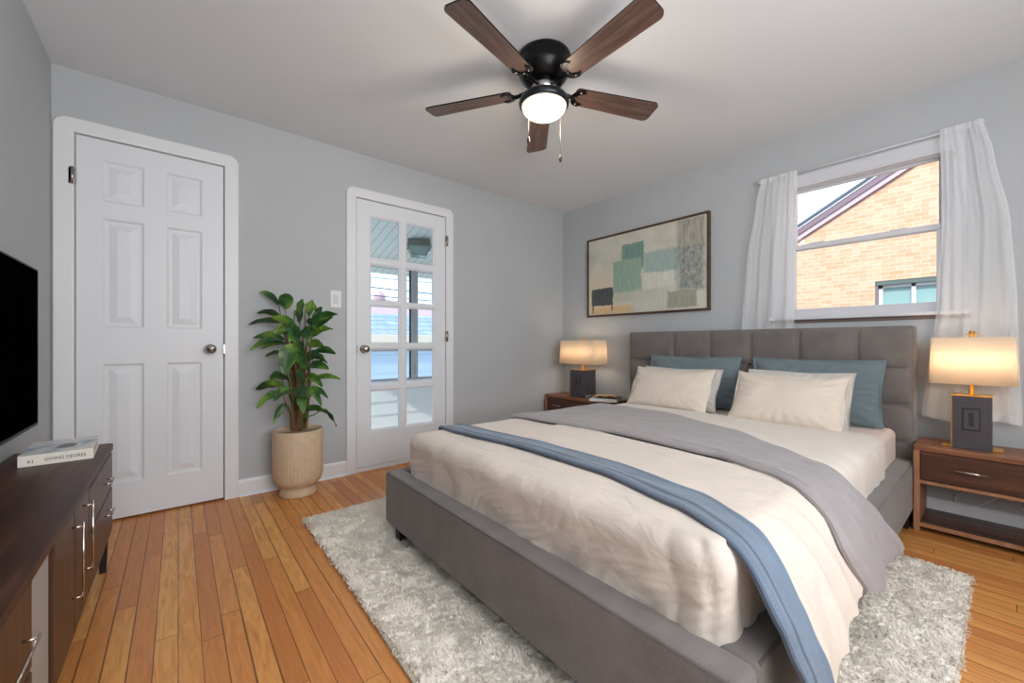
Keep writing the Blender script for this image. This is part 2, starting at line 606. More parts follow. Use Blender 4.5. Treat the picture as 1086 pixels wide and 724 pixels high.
_m.inputs[0].default_value = 0.3
_l.new(_m.outputs[0], _o.inputs[0])
M['rugback'] = mat('rug_backing', (206, 194, 176), 0.95, noise_amt=0.15, noise_scale=40)
M['sheer'] = sheer_mat()
M['glass'] = glass_mat('window_glass')
M['doorglass'] = glass_mat('door_glass', (248, 252, 252))
M['vinyl'] = mat('white_vinyl', (208, 210, 216), 0.4)
M['shade'] = shade_mat()
M['lampbody'] = mat('charcoal_leather', (74, 70, 76), 0.5, noise_amt=0.1, noise_scale=12)
M['lampgroove'] = mat('charcoal_groove', (44, 41, 45), 0.6)
M['canvas'] = painting_mat()
M['pframe'] = wood('picture_frame_wood', (58, 38, 26), (78, 54, 38), (98, 70, 50), 'Y', 1, 0.4)
M['cover'] = book_cover_mat()
M['paper'] = mat('book_pages', (230, 226, 216), 0.8)
M['ink'] = mat('black_ink', (34, 32, 32), 0.6)
M['tan'] = mat('tan_paper', (212, 176, 132), 0.7, noise_amt=0.1)
M['brownleather'] = mat('brown_leather', (70, 42, 30), 0.5)
M['silver'] = mat('silver_box', (150, 158, 166), 0.25, 0.8)
M['greypanel'] = mat('pale_grey_panel', (168, 164, 160), 0.5)
# outside
M['brick'] = brick_mat()
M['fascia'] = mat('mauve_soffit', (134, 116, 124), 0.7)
M['fascia_light'] = mat('pink_rake_board', (212, 190, 196), 0.7)
M['fascia_dark'] = mat('dark_gutter', (72, 84, 96), 0.5)
M['white_out'] = mat('outside_white', (224, 226, 228), 0.6)
M['green_lintel'] = mat('green_grey_lintel', (92, 108, 104), 0.7)
M['win_dark'] = mat('neighbour_glass', (150, 186, 184), 0.15)
M['bead'] = boards_mat('beadboard', (238, 244, 242), (186, 198, 196), 0.09, 0, gapw=0.1)
M['clap'] = boards_mat('white_clapboard', (214, 222, 224), (126, 136, 142), 0.155, 2, gapw=0.13, off=0.02)
M['porchmetal'] = mat('grey_aluminium', (176, 176, 180), 0.5)
M['porchdark'] = mat('dark_frame_edge', (58, 64, 72), 0.5)
M['deck'] = boards_mat('porch_floor', (232, 232, 230), (160, 162, 162), 0.12, 0)
M['bluesiding'] = boards_mat('pale_blue_siding', (188, 208, 228), (170, 190, 212), 0.28, 2, gapw=0.08)
M['creamgutter'] = mat('cream_gutter', (236, 222, 204), 0.6)
M['roofblue'] = shingle_mat('blue_grey_shingle', (150, 168, 182), (174, 190, 200), (118, 132, 146))
M['roofpink'] = mat('faded_pink_roof', (206, 176, 182), 0.8, noise_amt=0.08)
M['lantern_glass'] = mat('lantern_glass', (196, 222, 216), 0.1, trans=0.5)
M['lantern_metal'] = mat('pewter_lantern', (132, 132, 126), 0.4, 0.7)
M['wire'] = mat('black_cable', (40, 42, 46), 0.6)
M['ground'] = mat('outside_ground', (186, 186, 174), 0.9, noise_amt=0.2, noise_scale=2)
M['chain'] = mat('chain_metal', (150, 140, 128), 0.3, 0.9)
M['fob'] = mat('dark_wood_fob', (48, 30, 24), 0.4)


def leafmat():
    m = mat('glossy_leaf', (42, 84, 36), 0.38)
    g = NG(m)
    x, y, z, v = g.xyz()
    f = g.noise(v, 7, 4)
    c = g.ramp(f, [(0.34, (22, 52, 28)), (0.5, (46, 90, 36)), (0.64, (112, 150, 56))])
    g.l.new(c, g.b.inputs['Base Color'])
    return m


M['leaf'] = leafmat()


# ------------------------------------------------------------------ mesh helpers
class MB:
    def __init__(s):
        s.v, s.f, s.mi, s.sm = [], [], [], []
        s.mats = []

    def mat(s, m):
        if m not in s.mats:
            s.mats.append(m)
        return s.mats.index(m)

    def add(s, vs, fs, m, smooth=False, T=None):
        b = len(s.v)
        k = s.mat(m)
        for p in vs:
            p = Vector(p)
            s.v.append(T @ p if T else p)
        for f in fs:
            s.f.append([b + i for i in f])
            s.mi.append(k)
            s.sm.append(smooth)
        return s

    def bm(s, bm_, m, smooth=False, T=None):
        bm_.verts.index_update()
        vs = [v.co.copy() for v in bm_.verts]
        fs = [[v.index for v in f.verts] for f in bm_.faces]
        bm_.free()
        return s.add(vs, fs, m, smooth, T)

    def box(s, lo, hi, m, bev=0.0, seg=2, T=None, smooth=False):
        lo, hi = [min(a, b) for a, b in zip(lo, hi)], [max(a, b) for a, b in zip(lo, hi)]
        x0, y0, z0 = lo
        x1, y1, z1 = hi
        bm_ = bmesh.new()
        vs = [bm_.verts.new(p) for p in ((x0, y0, z0), (x1, y0, z0), (x1, y1, z0), (x0, y1, z0), (x0, y0, z1), (x1, y0, z1), (x1, y1, z1), (x0, y1, z1))]
        for f in ((0, 3, 2, 1), (4, 5, 6, 7), (0, 1, 5, 4), (1, 2, 6, 5), (2, 3, 7, 6), (3, 0, 4, 7)):
            bm_.faces.new([vs[i] for i in f])
        if bev > 0:
            bev = min(bev, 0.49 * min(x1 - x0, y1 - y0, z1 - z0))
            bmesh.ops.bevel(bm_, geom=list(bm_.edges), offset=bev, segments=seg, profile=0.5, affect='EDGES')
        return s.bm(bm_, m, smooth, T)

    def lathe(s, prof, m, n=32, c=(0, 0, 0), smooth=True, rib=0, ribd=0.0, T=None):
        """prof = [(r, z)]"""
        vs, fs = [], []
        for (r, z) in prof:
            for i in range(n):
                a = 2 * math.pi * i / n
                rr = r * (1 + (ribd * abs(math.sin(a * rib / 2)) if rib else 0))
                vs.append((c[0] + rr * math.cos(a), c[1] + rr * math.sin(a), c[2] + z))
        for j in range(len(prof) - 1):
            for i in range(n):
                k = (i + 1) % n
                fs.append((j * n + i, j * n + k, (j + 1) * n + k, (j + 1) * n + i))
        if prof[0][0] > 1e-5:
            fs.append(tuple(range(n))[::-1])
        if prof[-1][0] > 1e-5:
            fs.append(tuple(range((len(prof) - 1) * n, len(prof) * n)))
        return s.add(vs, fs, m, smooth, T)

    def tube(s, pts, r, m, n=8, smooth=True, T=None, taper=None):
        pts = [Vector(p) for p in pts]
        vs, fs = [], []
        up = Vector((0, 0, 1))
        for i, p in enumerate(pts):
            d = (pts[min(i + 1, len(pts) - 1)] - pts[max(i - 1, 0)]).normalized()
            u = up if abs(d.z) < 0.95 else Vector((1, 0, 0))
            a = d.cross(u).normalized()
            b = d.cross(a).normalized()
            rr = r if not taper else r * (1 + (taper - 1) * i / (len(pts) - 1))
            for k in range(n):
                t = 2 * math.pi * k / n
                vs.append(p + a * rr * math.cos(t) + b * rr * math.sin(t))
        for i in range(len(pts) - 1):
            for k in range(n):
                q = (k + 1) % n
                fs.append((i * n + k, i * n + q, (i + 1) * n + q, (i + 1) * n + k))
        fs.append(tuple(range(n))[::-1])
        fs.append(tuple(range((len(pts) - 1) * n, len(pts) * n)))
        return s.add(vs, fs, m, smooth, T)

    def grid(s, fn, nu, nv, m, smooth=True, T=None, flip=False):
        vs = [fn(i / nu, j / nv) for i in range(nu + 1) for j in range(nv + 1)]
        fs = []
        for i in range(nu):
            for j in range(nv):
                a, b = i * (nv + 1) + j, (i + 1) * (nv + 1) + j
                fs.append((a, a + 1, b + 1, b) if flip else (a, b, b + 1, a + 1))
        return s.add(vs, fs, m, smooth, T)

    def prism(s, poly, y0, y1, m, T=None, axis='Y', smooth=False):
        """poly = [(a,b)] in XZ (axis Y) / YZ (axis X) / XY (axis Z)"""
        n = len(poly)
        def P(a, b, c):
            return {'Y': (a, c, b), 'X': (c, a, b), 'Z': (a, b, c)}[axis]
        vs = [P(a, b, y0) for a, b in poly] + [P(a, b, y1) for a, b in poly]
        fs = [tuple(range(n)), tuple(range(2 * n - 1, n - 1, -1))] + [(i, (i + 1) % n + n * 0, (i + 1) % n + n, i + n) for i in range(n)]
        return s.add(vs, fs, m, smooth, T)

    def build(s, name, parent=None, origin=None, world=True, recalc=True):
        """verts are in world space unless world=False; children are moved into the parent's frame"""
        me = bpy.data.meshes.new(name)
        vs = s.v
        org = Vector((0, 0, 0))
        if parent is not None:
            if world:
                p = parent
                W = Matrix.Identity(4)
                while p is not None:
                    W = (Matrix.LocRotScale(p.location, p.rotation_euler, None)) @ W
                    p = p.parent
                inv = W.inverted()
                vs = [inv @ v for v in vs]
        elif origin is not None:
            org = Vector(origin)
            vs = [v - org for v in vs]
        elif world and vs:
            xs = [v.x for v in vs]; ys = [v.y for v in vs]; zs = [v.z for v in vs]
            org = Vector(((min(xs) + max(xs)) / 2, (min(ys) + max(ys)) / 2, min(zs)))
            vs = [v - org for v in vs]
        me.from_pydata([tuple(v) for v in vs], [], s.f)
        for m in s.mats:
            me.materials.append(m)
        me.polygons.foreach_set('material_index', s.mi)
        me.polygons.foreach_set('use_smooth', s.sm)
        me.update()
        if recalc:
            b = bmesh.new()
            b.from_mesh(me)
            bmesh.ops.recalc_face_normals(b, faces=list(b.faces))
            b.to_mesh(me)
            b.free()
        o = bpy.data.objects.new(name, me)
        o.location = org
        o.parent = parent
        col.objects.link(o)
        return o


def tag(o, label=None, cat=None, group=None, kind=None):
    if label: o['label'] = label
    if cat: o['category'] = cat
    if group: o['group'] = group
    if kind: o['kind'] = kind
    return o


def thing(name, label, cat, loc=(0, 0, 0), rz=0, group=None, kind=None):
    o = bpy.data.objects.new(name, None)
    o.empty_display_size = 0.1
    o.location = loc
    o.rotation_euler = (0, 0, rz)
    col.objects.link(o)
    return tag(o, label, cat, group, kind)


def copy_tree(o, parent=None):
    c = o.copy()
    col.objects.link(c)
    c.parent = parent
    for ch in [k for k in bpy.data.objects if k.parent == o]:
        copy_tree(ch, c)
    return c


def kids(o):
    return [k for k in bpy.data.objects if k.parent == o]


def structure(o):
    o['kind'] = 'structure'
    return o


def view_pt(px, py, depth):
    """world point seen at a photo pixel, at a distance measured along the camera axis"""
    d = FW + RT * ((px - 543) / FPX)
    return Vector((d.x * depth, d.y * depth, CAMH + (364 - py) / FPX * depth))


# ------------------------------------------------------------------ room shell
LX, RX, BY, RY, H = -0.50, 3.27, 3.09, -1.20, 2.40
TH = 0.13


def wall_with_holes(name, axis, pos, outer, a0, a1, holes):
    """wall in the plane axis=pos, its body reaching to 'outer'; holes = [(a0,a1,z0,z1)]"""
    b = MB()
    As = sorted({a0, a1, *[h[0] for h in holes], *[h[1] for h in holes]})
    Zs = sorted({0.0, H, *[h[2] for h in holes], *[h[3] for h in holes]})
    for i in range(len(As) - 1):
        for j in range(len(Zs) - 1):
            ca, cz = (As[i] + As[i + 1]) / 2, (Zs[j] + Zs[j + 1]) / 2
            if any(h[0] < ca < h[1] and h[2] < cz < h[3] for h in holes):
                continue
            if axis == 'y':
                b.box((As[i], pos, Zs[j]), (As[i + 1], outer, Zs[j + 1]), M['wall'])
            else:
                b.box((pos, As[i], Zs[j]), (outer, As[i + 1], Zs[j + 1]), M['wall'])
    return structure(b.build(name, origin=(0, 0, 0), recalc=False))


structure(MB().box((LX - TH, RY - TH, -0.06), (RX + TH, BY + TH, 0.0), M['floor']).build('floor', origin=(0, 0, 0)))
structure(MB().box((LX - TH, RY - TH, H), (RX + TH, BY + TH, H + 0.1), M['ceiling']).build('ceiling', origin=(0, 0, H)))
structure(MB().box((LX - TH, RY - TH, 0), (LX, BY + TH, H), M['wall']).build('wall_left', origin=(0, 0, 0)))
C0, C1, CZ = -0.418, 0.222, 2.07       # closet door opening
G0, G1, GZ = 1.028, 1.794, 2.065       # glazed door opening
W0, W1, WZ0, WZ1 = 0.165, 1.015, 1.14, 2.06
wall_with_holes('wall_back', 'y', BY, BY + TH, LX, RX + TH, [(C0, C1, 0.0, CZ), (G0, G1, 0.0, GZ)])
wall_with_holes('wall_right', 'x', RX, RX + TH, RY, BY, [(W0, W1, WZ0, WZ1)])
wall_with_holes('wall_rear', 'y', RY, RY - TH, LX - TH, RX + TH, [(-0.35, 1.75, 0.75, 2.25)])  # hole made for the added rear window
# closet darkness behind the closed door
structure(MB().box((C0 - 0.1, BY + TH, -0.01), (C1 + 0.1, BY + TH + 0.02, CZ + 0.1), M['gap']).build('wall_closet'))
# unseen window added to go with the fill light; its sheet blocks the sun
w2 = thing('added_rear_window', None, None, (0.70, RY, 0.75), kind='structure')
MB().box((-0.35, RY - 0.06, 0.75), (1.75, RY - 0.05, 2.25), M['sheet']).build('sun_blocker', w2)


# six-panel / glazed door slabs ------------------------------------------------
def door_slab(b, x0, x1, z0, z1, y, th, panels, m, through=False):
    xs = sorted({x0, x1, *[p[0] for p in panels], *[p[1] for p in panels]})
    zs = sorted({z0, z1, *[p[2] for p in panels], *[p[3] for p in panels]})
    for i in range(len(xs) - 1):
        for j in range(len(zs) - 1):
            cx, cz = (xs[i] + xs[i + 1]) / 2, (zs[j] + zs[j + 1]) / 2
            if any(p[0] < cx < p[1] and p[2] < cz < p[3] for p in panels):
                continue
            b.add([(xs[i], y, zs[j]), (xs[i + 1], y, zs[j]), (xs[i + 1], y, zs[j + 1]), (xs[i], y, zs[j + 1])], [(0, 1, 2, 3)], m)
            if through:
                b.add([(xs[i], y + th, zs[j]), (xs[i + 1], y + th, zs[j]), (xs[i + 1], y + th, zs[j + 1]), (xs[i], y + th, zs[j + 1])], [(3, 2, 1, 0)], m)
    if not through:
        b.add([(x0, y + th, z0), (x1, y + th, z0), (x1, y + th, z1), (x0, y + th, z1)], [(3, 2, 1, 0)], m)
    b.add([(x0, y, z0), (x1, y, z0), (x1, y, z1), (x0, y, z1), (x0, y + th, z0), (x1, y + th, z0), (x1, y + th, z1), (x0, y + th, z1)],
          [(0, 4, 5, 1), (1, 5, 6, 2), (2, 6, 7, 3), (3, 7, 4, 0)], m)
    for (a, c, d, e) in panels:
        rings = ([(0, 0), (0.005, 0.006), (0.012, 0.008), (0.012, th - 0.008), (0.005, th - 0.006), (0, th)] if through else
                 [(0, 0), (0.006, 0.005), (0.012, 0.0085), (0.026, 0.0085), (0.030, 0.007), (0.056, 0.0015), (0.058, 0.001)])
        vs, fs = [], []
        for ins, dep in rings:
            vs += [(a + ins, y + dep, d + ins), (c - ins, y + dep, d + ins), (c - ins, y + dep, e - ins), (a + ins, y + dep, e - ins)]
        for r in range(len(rings) - 1):
            for k in range(4):
                q = (k + 1) % 4
                fs.append((4 * r + k, 4 * r + q, 4 * r + 4 + q, 4 * r + 4 + k))
        if not through:
            n = 4 * (len(rings) - 1)
            fs.append((n, n + 1, n + 2, n + 3))
        b.add(vs, fs, m)


def knob(parent, x, y, z, name='knob'):
    b = MB()
    T = Matrix.Translation((x, y, z)) @ Matrix.Rotation(R(90), 4, 'X')
    b.lathe([(0.0, 0.0), (0.031, 0.0), (0.031, 0.004), (0.022, 0.009), (0.011, 0.012), (0.010, 0.026), (0.018, 0.032), (0.026, 0.040), (0.0285, 0.050),
             (0.026, 0.060), (0.018, 0.067), (0.0, 0.070)], M['nickel'], 28, T=T)
    return b.build(name, parent)


def hinge(parent, x, y, z):
    b = MB()
    b.tube([(x, y, z - 0.045), (x, y, z + 0.045)], 0.006, M['nickel'], 10)
    b.box((x - 0.014, y + 0.004, z - 0.042), (x + 0.014, y + 0.008, z + 0.042), M['nickel'])
    return b.build('hinge', parent)


def casing(name, x0, x1, z1, w, wl=None):
    """door casing with rounded top corners and soft edges"""
    wl = wl or w
    b = MB()
    y0 = BY - 0.018
    def arc(cx, cz, r, a0, a1, n=8):
        return [(cx + r * math.cos(R(a0 + (a1 - a0) * i / n)), cz + r * math.sin(R(a0 + (a1 - a0) * i / n))) for i in range(n + 1)]
    r = 0.055
    outer = [(x0 - wl, 0)] + arc(x0 - wl + r, z1 + w - r, r, 180, 90) + arc(x1 + w - r, z1 + w - r, r, 90, 0) + [(x1 + w, 0)]
    inner = [(x0, 0), (x0, z1), (x1, z1), (x1, 0)]
    poly = outer + inner[::-1]
    for (dy, ins) in ((0.0, 0.0),):
        bm_ = bmesh.new()
        vs = [bm_.verts.new((a, BY, c)) for a, c in poly]
        f = bm_.faces.new(vs)
        ret = bmesh.ops.extrude_face_region(bm_, geom=[f])
        nv = [g for g in ret['geom'] if isinstance(g, bmesh.types.BMVert)]
        for v in nv:
            v.co.y = y0
        bm_.edges.ensure_lookup_table()
        ed = [e for e in bm_.edges if all(abs(v.co.y - y0) < 1e-6 for v in e.verts) and all(v.co.z > 0.001 for v in e.verts) or
              (all(abs(v.co.y - y0) < 1e-6 for v in e.verts) and (abs(e.verts[0].co.x - e.verts[1].co.x) < 1e-6))]
        bmesh.ops.bevel(bm_, geom=ed, offset=0.006, segments=3, profile=0.5, affect='EDGES')
        b.bm(bm_, M['trim'])
    # jambs and head lining the opening
    b.box((x0 - 0.004, BY + 0.001, 0), (x0 + 0.001, BY + TH, z1), M['trim'])
    b.box((x1 - 0.001, BY + 0.001, 0), (x1 + 0.004, BY + TH, z1), M['trim'])
    b.box((x0, BY + 0.001, z1 - 0.001), (x1, BY + TH, z1 + 0.004), M['trim'])
    return structure(b.build(name, origin=(x0, BY, 0)))


casing('trim_1', C0, C1, CZ, 0.074, 0.076)
casing('trim_2', G0, G1, GZ, 0.072)

d1 = thing('door_1', 'white six-panel closet door with dark nickel knob', 'door', (C0, BY, 0), kind='structure')
b = MB()
door_slab(b, C0 + 0.005, C1 - 0.005, 0.012, CZ - 0.006, BY - 0.004, 0.036,
          [(-0.315, -0.148, 1.735, 1.958), (-0.052, 0.112, 1.735, 1.958), (-0.315, -0.148, 1.055, 1.645), (-0.052, 0.112, 1.055, 1.645),
           (-0.315, -0.148, 0.205, 0.858), (-0.052, 0.112, 0.205, 0.858)], M['door'])
b.build('door_slab', d1)
knob(d1, 0.152, BY - 0.004, 0.935)
hinge(d1, C0 - 0.006, BY - 0.022, 1.842)
b = MB()
b.box((C1 - 0.008, BY - 0.022, 0.905), (C1 + 0.003, BY - 0.006, 0.965), M['nickel'], 0.002)
b.build('strike_plate', d1)
b = MB()
b.box((C0, BY + 0.034, 0.0), (C1, BY + 0.036, 0.014), M['gap'])
b.build('door_bottom_gap', d1)

d2 = thing('door_2', 'white ten-lite glazed door to the porch', 'door', (G0, BY, 0), kind='structure')
b = MB()
rows = [(0.295, 0.612), (0.645, 0.934), (0.963, 1.266), (1.291, 1.584), (1.62, 1.95)]
panes = [(xa, xb, za, zb) for (xa, xb) in ((1.132, 1.383), (1.424, 1.689)) for (za, zb) in rows]
door_slab(b, G0 + 0.005, G1 - 0.005, 0.034, GZ - 0.006, BY - 0.004, 0.04, panes, M['door'], True)
b.build('door_slab', d2)
MB().box((1.13, BY + 0.0145, 0.29), (1.69, BY + 0.0175, 1.955), M['doorglass']).build('glazing', d2)
knob(d2, 1.085, BY - 0.004, 0.928)
for z in (1.855, 1.03, 0.19):
    hinge(d2, G1 + 0.004, BY - 0.022, z)
b = MB()
b.box((G0 - 0.004, BY - 0.021, 0.90), (G0 + 0.004, BY - 0.003, 0.955), M['nickel'], 0.001)
b.build('strike_plate', d2)
structure(MB().box((G0, BY - 0.012, 0.0), (G1, BY + TH, 0.03), M['trim'], 0.004).build('trim_3', origin=(G0, BY, 0)))


def baseboard(name, p0, p1, out):
    b = MB()
    (x0, y0), (x1, y1) = p0, p1
    prof = [(0, 0), (0.014, 0), (0.014, 0.088), (0.010, 0.098), (0.004, 0.106), (0, 0.106)]
    vs = [(x0 + out[0] * a, y0 + out[1] * a, z) for a, z in prof] + [(x1 + out[0] * a, y1 + out[1] * a, z) for a, z in prof]
    n = len(prof)
    b.add(vs, [tuple(range(n)), tuple(range(2 * n - 1, n - 1, -1))] + [(i, (i + 1) % n, (i + 1) % n + n, i + n) for i in range(n)], M['trim'])
    # quarter-round shoe
    sh = [(0.014, 0), (0.026, 0), (0.024, 0.008), (0.014, 0.014)]
    vs = [(x0 + out[0] * a, y0 + out[1] * a, z) for a, z in sh] + [(x1 + out[0] * a, y1 + out[1] * a, z) for a, z in sh]
    n = 4
    b.add(vs, [tuple(range(n)), tuple(range(2 * n - 1, n - 1, -1))] + [(i, (i + 1) % n, (i + 1) % n + n, i + n) for i in range(n)], M['trim'])
    return structure(b.build(name, origin=(x0, y0, 0)))


baseboard('baseboard_back', (C1 + 0.074, BY), (G0 - 0.072, BY), (0, -1))
baseboard('baseboard_corner', (G1 + 0.072, BY), (RX, BY), (0, -1))
baseboard('baseboard_right', (RX, RY), (RX, BY - 0.026), (-1, 0))
baseboard('baseboard_left', (LX, RY), (LX, BY - 0.026), (1, 0))

# ------------------------------------------------------------------ window in the right wall
w1 = thing('window_1', 'white double-hung window above the headboard', 'window', (RX, 0.59, WZ0), kind='structure')
b = MB()
xo = RX + TH
fy0, fy1 = 0.225, 0.935
# jamb liner
b.box((RX, W0, WZ0), (xo, W0 + 0.02, WZ1), M['vinyl'])
b.box((RX, W1 - 0.02, WZ0), (xo, W1, WZ1), M['vinyl'])
b.box((RX, W0, WZ1 - 0.02), (xo, W1, WZ1), M['vinyl'])
b.box((RX, W0, WZ0), (xo, W1, WZ0 + 0.015), M['vinyl'])
# inner frame
for a, c in ((W0 + 0.02, fy0), (fy1, W1 - 0.02)):
    b.box((RX + 0.015, a, WZ0), (RX + 0.10, c, WZ1 - 0.02), M['vinyl'], 0.003)
b.box((RX + 0.012, W0 + 0.02, 2.022), (RX + 0.10, W1 - 0.02, WZ1 - 0.02), M['vinyl'], 0.003)
b.build('window_frame', w1)
b = MB()   # casing round the opening
b.box((RX - 0.014, W0 - 0.035, WZ0 - 0.01), (RX + 0.002, W0 + 0.012, WZ1 + 0.05), M['vinyl'], 0.004)
b.box((RX - 0.014, W1 - 0.012, WZ0 - 0.01), (RX + 0.002, W1 + 0.035, WZ1 + 0.05), M['vinyl'], 0.004)
b.box((RX - 0.018, W0 - 0.035, WZ1 - 0.02), (RX + 0.002, W1 + 0.035, WZ1 + 0.055), M['vinyl'], 0.005)
b.box((RX - 0.022, W0 - 0.035, WZ1 - 0.036), (RX + 0.002, W1 + 0.035, WZ1 - 0.018), M['vinyl'], 0.004)
b.build('window_casing', w1)
b = MB()   # lower sash
b.box((RX + 0.02, fy0, 1.150), (RX + 0.05, fy1, 1.205), M['vinyl'], 0.003)
b.box((RX + 0.02, fy0, 1.612), (RX + 0.05, fy1, 1.642), M['vinyl'], 0.003)
b.box((RX + 0.02, fy0, 1.205), (RX + 0.05, fy0 + 0.018, 1.612), M['vinyl'], 0.003)
b.box((RX + 0.02, fy1 - 0.018, 1.205), (RX + 0.05, fy1, 1.612), M['vinyl'], 0.003)
sash = b.build('lower_sash', w1)
MB().box((RX + 0.034, fy0 + 0.01, 1.2), (RX + 0.037, fy1 - 0.01, 1.62), M['glass']).build('pane', sash)
for yy in (0.40, 0.80):
    MB().box((RX + 0.024, yy - 0.04, 1.640), (RX + 0.046, yy + 0.04, 1.650), M['vinyl'], 0.004).build('sash_lock', sash)
b = MB()   # upper sash
b.box((RX + 0.06, fy0, 2.012), (RX + 0.09, fy1, 2.035), M['vinyl'], 0.003)
b.box((RX + 0.06, fy0, 1.612), (RX + 0.09, fy1, 1.640), M['vinyl'], 0.003)
b.box((RX + 0.06, fy0, 1.64), (RX + 0.09, fy0 + 0.012, 2.012), M['vinyl'], 0.003)
b.box((RX + 0.06, fy1 - 0.012, 1.64), (RX + 0.09, fy1, 2.012), M['vinyl'], 0.003)
sash = b.build('upper_sash', w1)
MB().box((RX + 0.074, fy0 + 0.01, 1.63), (RX + 0.077, fy1 - 0.01, 2.02), M['glass']).build('pane', sash)
b = MB()
b.box((RX - 0.045, W0 - 0.05, 1.128), (RX + 0.02, W1 + 0.05, 1.150), M['vinyl'], 0.005)
b.build('window_sill', w1)
tag(MB().box((RX - 0.012, W0 - 0.045, 1.108), (RX, W1 + 0.045, 1.128), M['strip'], 0.003).build('sill_shadow_strip', w1), 'brown strip painted as the shadow under the sill')  # solid strip standing in for the sill's shadow

# ------------------------------------------------------------------ bed
FX0, FX1, BY0, BY1, FZ0, FZ1 = 0.79, 3.08, 0.305, 1.95, 0.09, 0.34
bed = thing('bed_frame', 'grey upholstered platform bed frame with tufted headboard under the window', 'bed', ((FX0 + FX1) / 2, (BY0 + BY1) / 2, 0))


def soft_box(b, lo, hi, r, m, n=(24, 24, 12), disp=None, smooth=True):
    """rounded box from gridded cube faces; disp(p, normal) -> new p"""
    lo, hi = Vector(lo), Vector(hi)
    ilo, ihi = lo + Vector((r, r, r)), hi - Vector((r, r, r))
    cache, vs, fs = {}, [], []
    def vert(p):
        k = (round(p.x, 5), round(p.y, 5), round(p.z, 5))
        if k in cache:
            return cache[k]
        q = Vector([min(max(p[i], ilo[i]), ihi[i]) for i in range(3)])
        d = (p - q)
        nrm = d.normalized() if d.length > 1e-9 else Vector((0, 0, 1))
        o = q + nrm * r
        if disp:
            o = disp(o, nrm)
        vs.append(o)
        cache[k] = len(vs) - 1
        return cache[k]
    def coords(i):
        # denser near the corners so the rounding is smooth
        c = [lo[i] + r * (1 - math.cos(t * math.pi / 8)) if False else lo[i] + r * t / 5 for t in range(5)]
        c += [ilo[i] + (ihi[i] - ilo[i]) * t / n[i] for t in range(n[i] + 1)]
        c += [ihi[i] + r * (t + 1) / 5 for t in range(5)]
        return c
    cs = [coords(0), coords(1), coords(2)]
    for ax in range(3):
        a, c = [(1, 2), (2, 0), (0, 1)][ax]
        for side in (0, 1):
            w = (lo, hi)[side][ax]
            for i in range(len(cs[a]) - 1):
                for j in range(len(cs[c]) - 1):
                    def P(ii, jj):
                        p = Vector((0, 0, 0))
                        p[ax] = w; p[a] = cs[a][ii]; p[c] = cs[c][jj]
                        return vert(p)
                    f = [P(i, j), P(i + 1, j), P(i + 1, j + 1), P(i, j + 1)]
                    fs.append(f if side else f[::-1])
    return b.add(vs, fs, m, smooth)


def piping(b, pts, r=0.004, m=None):
    b.tube(pts, r, m or M['bed'], 6)


def rail(name, lo, hi, pipes):
    b = MB()
    b.box(lo, hi, M['bed'], 0.018, 4, smooth=True)
    for p in pipes:
        piping(b, p, 0.0042, M['piping'])
    return b.build(name, bed)


rail('footboard', (FX0, BY0, FZ0), (FX0 + 0.09, BY1, FZ1), [[(FX0 + 0.004, BY0 + 0.02, FZ1 - 0.007), (FX0 + 0.004, BY1 - 0.02, FZ1 - 0.007)]])
rail('side_rail', (FX0 + 0.085, BY0, FZ0), (FX1, BY0 + 0.085, FZ1), [[(FX0 + 0.10, BY0 + 0.004, FZ1 - 0.007), (FX1 - 0.01, BY0 + 0.004, FZ1 - 0.007)]])
rail('side_rail', (FX0 + 0.085, BY1 - 0.085, FZ0), (FX1, BY1, FZ1), [[(FX0 + 0.10, BY1 - 0.004, FZ1 - 0.007), (FX1 - 0.01, BY1 - 0.004, FZ1 - 0.007)]])
b = MB()
for i in range(12):
    x = FX0 + 0.15 + i * 0.18
    b.box((x, BY0 + 0.05, 0.16), (x + 0.07, BY1 - 0.05, 0.18), M['ns_edge'])
b.build('slats', bed)
for (x, y) in ((0.84, 1.865), (0.84, 0.34), (2.95, 1.865), (2.95, 0.34)):
    b = MB()
    b.prism([(-0.02, 0.004 if x > 2.6 else 0.016), (0.02, 0.004 if x > 2.6 else 0.016), (0.026, FZ0 + 0.01), (-0.026, FZ0 + 0.01)], -0.022, 0.022, M['leg'], T=Matrix.Translation((x, y, 0)))
    b.build('leg', bed)
# tufted headboard
HY0, HY1, HZ1 = 0.315, 2.115, 1.065
seams = [HY0, 0.556, 0.848, 1.134, 1.407, 1.70, HY1]
rowz = [0.10, 0.42, 0.625, 0.825, HZ1]


def tuft(u, v):
    y = HY0 + (HY1 - HY0) * u
    z = 0.10 + (HZ1 - 0.10) * v
    def near(c, arr):
        for a, d in zip(arr, arr[1:]):
            if a <= c <= d + 1e-9:
                return min(c - a, d - c), (c - a) / (d - a)
        return 0, 0
    dy, ty = near(y, seams)
    dz, tz = near(z, rowz)
    h = 0.020 * (1 - math.exp(-dy / 0.013)) * (1 - math.exp(-dz / 0.013))
    h += 0.010 * math.sin(math.pi * min(max(ty, 0), 1)) * math.sin(math.pi * min(max(tz, 0), 1))
    pin = math.exp(-(dy * dy + dz * dz) / 0.0005)
    h -= 0.006 * pin
    edge = min(y - HY0, HY1 - y, HZ1 - z)
    if edge < 0.012:
        h -= 0.012 * (1 - edge / 0.012) ** 2
    return Vector((FX1 + 0.022 - h, y, z))


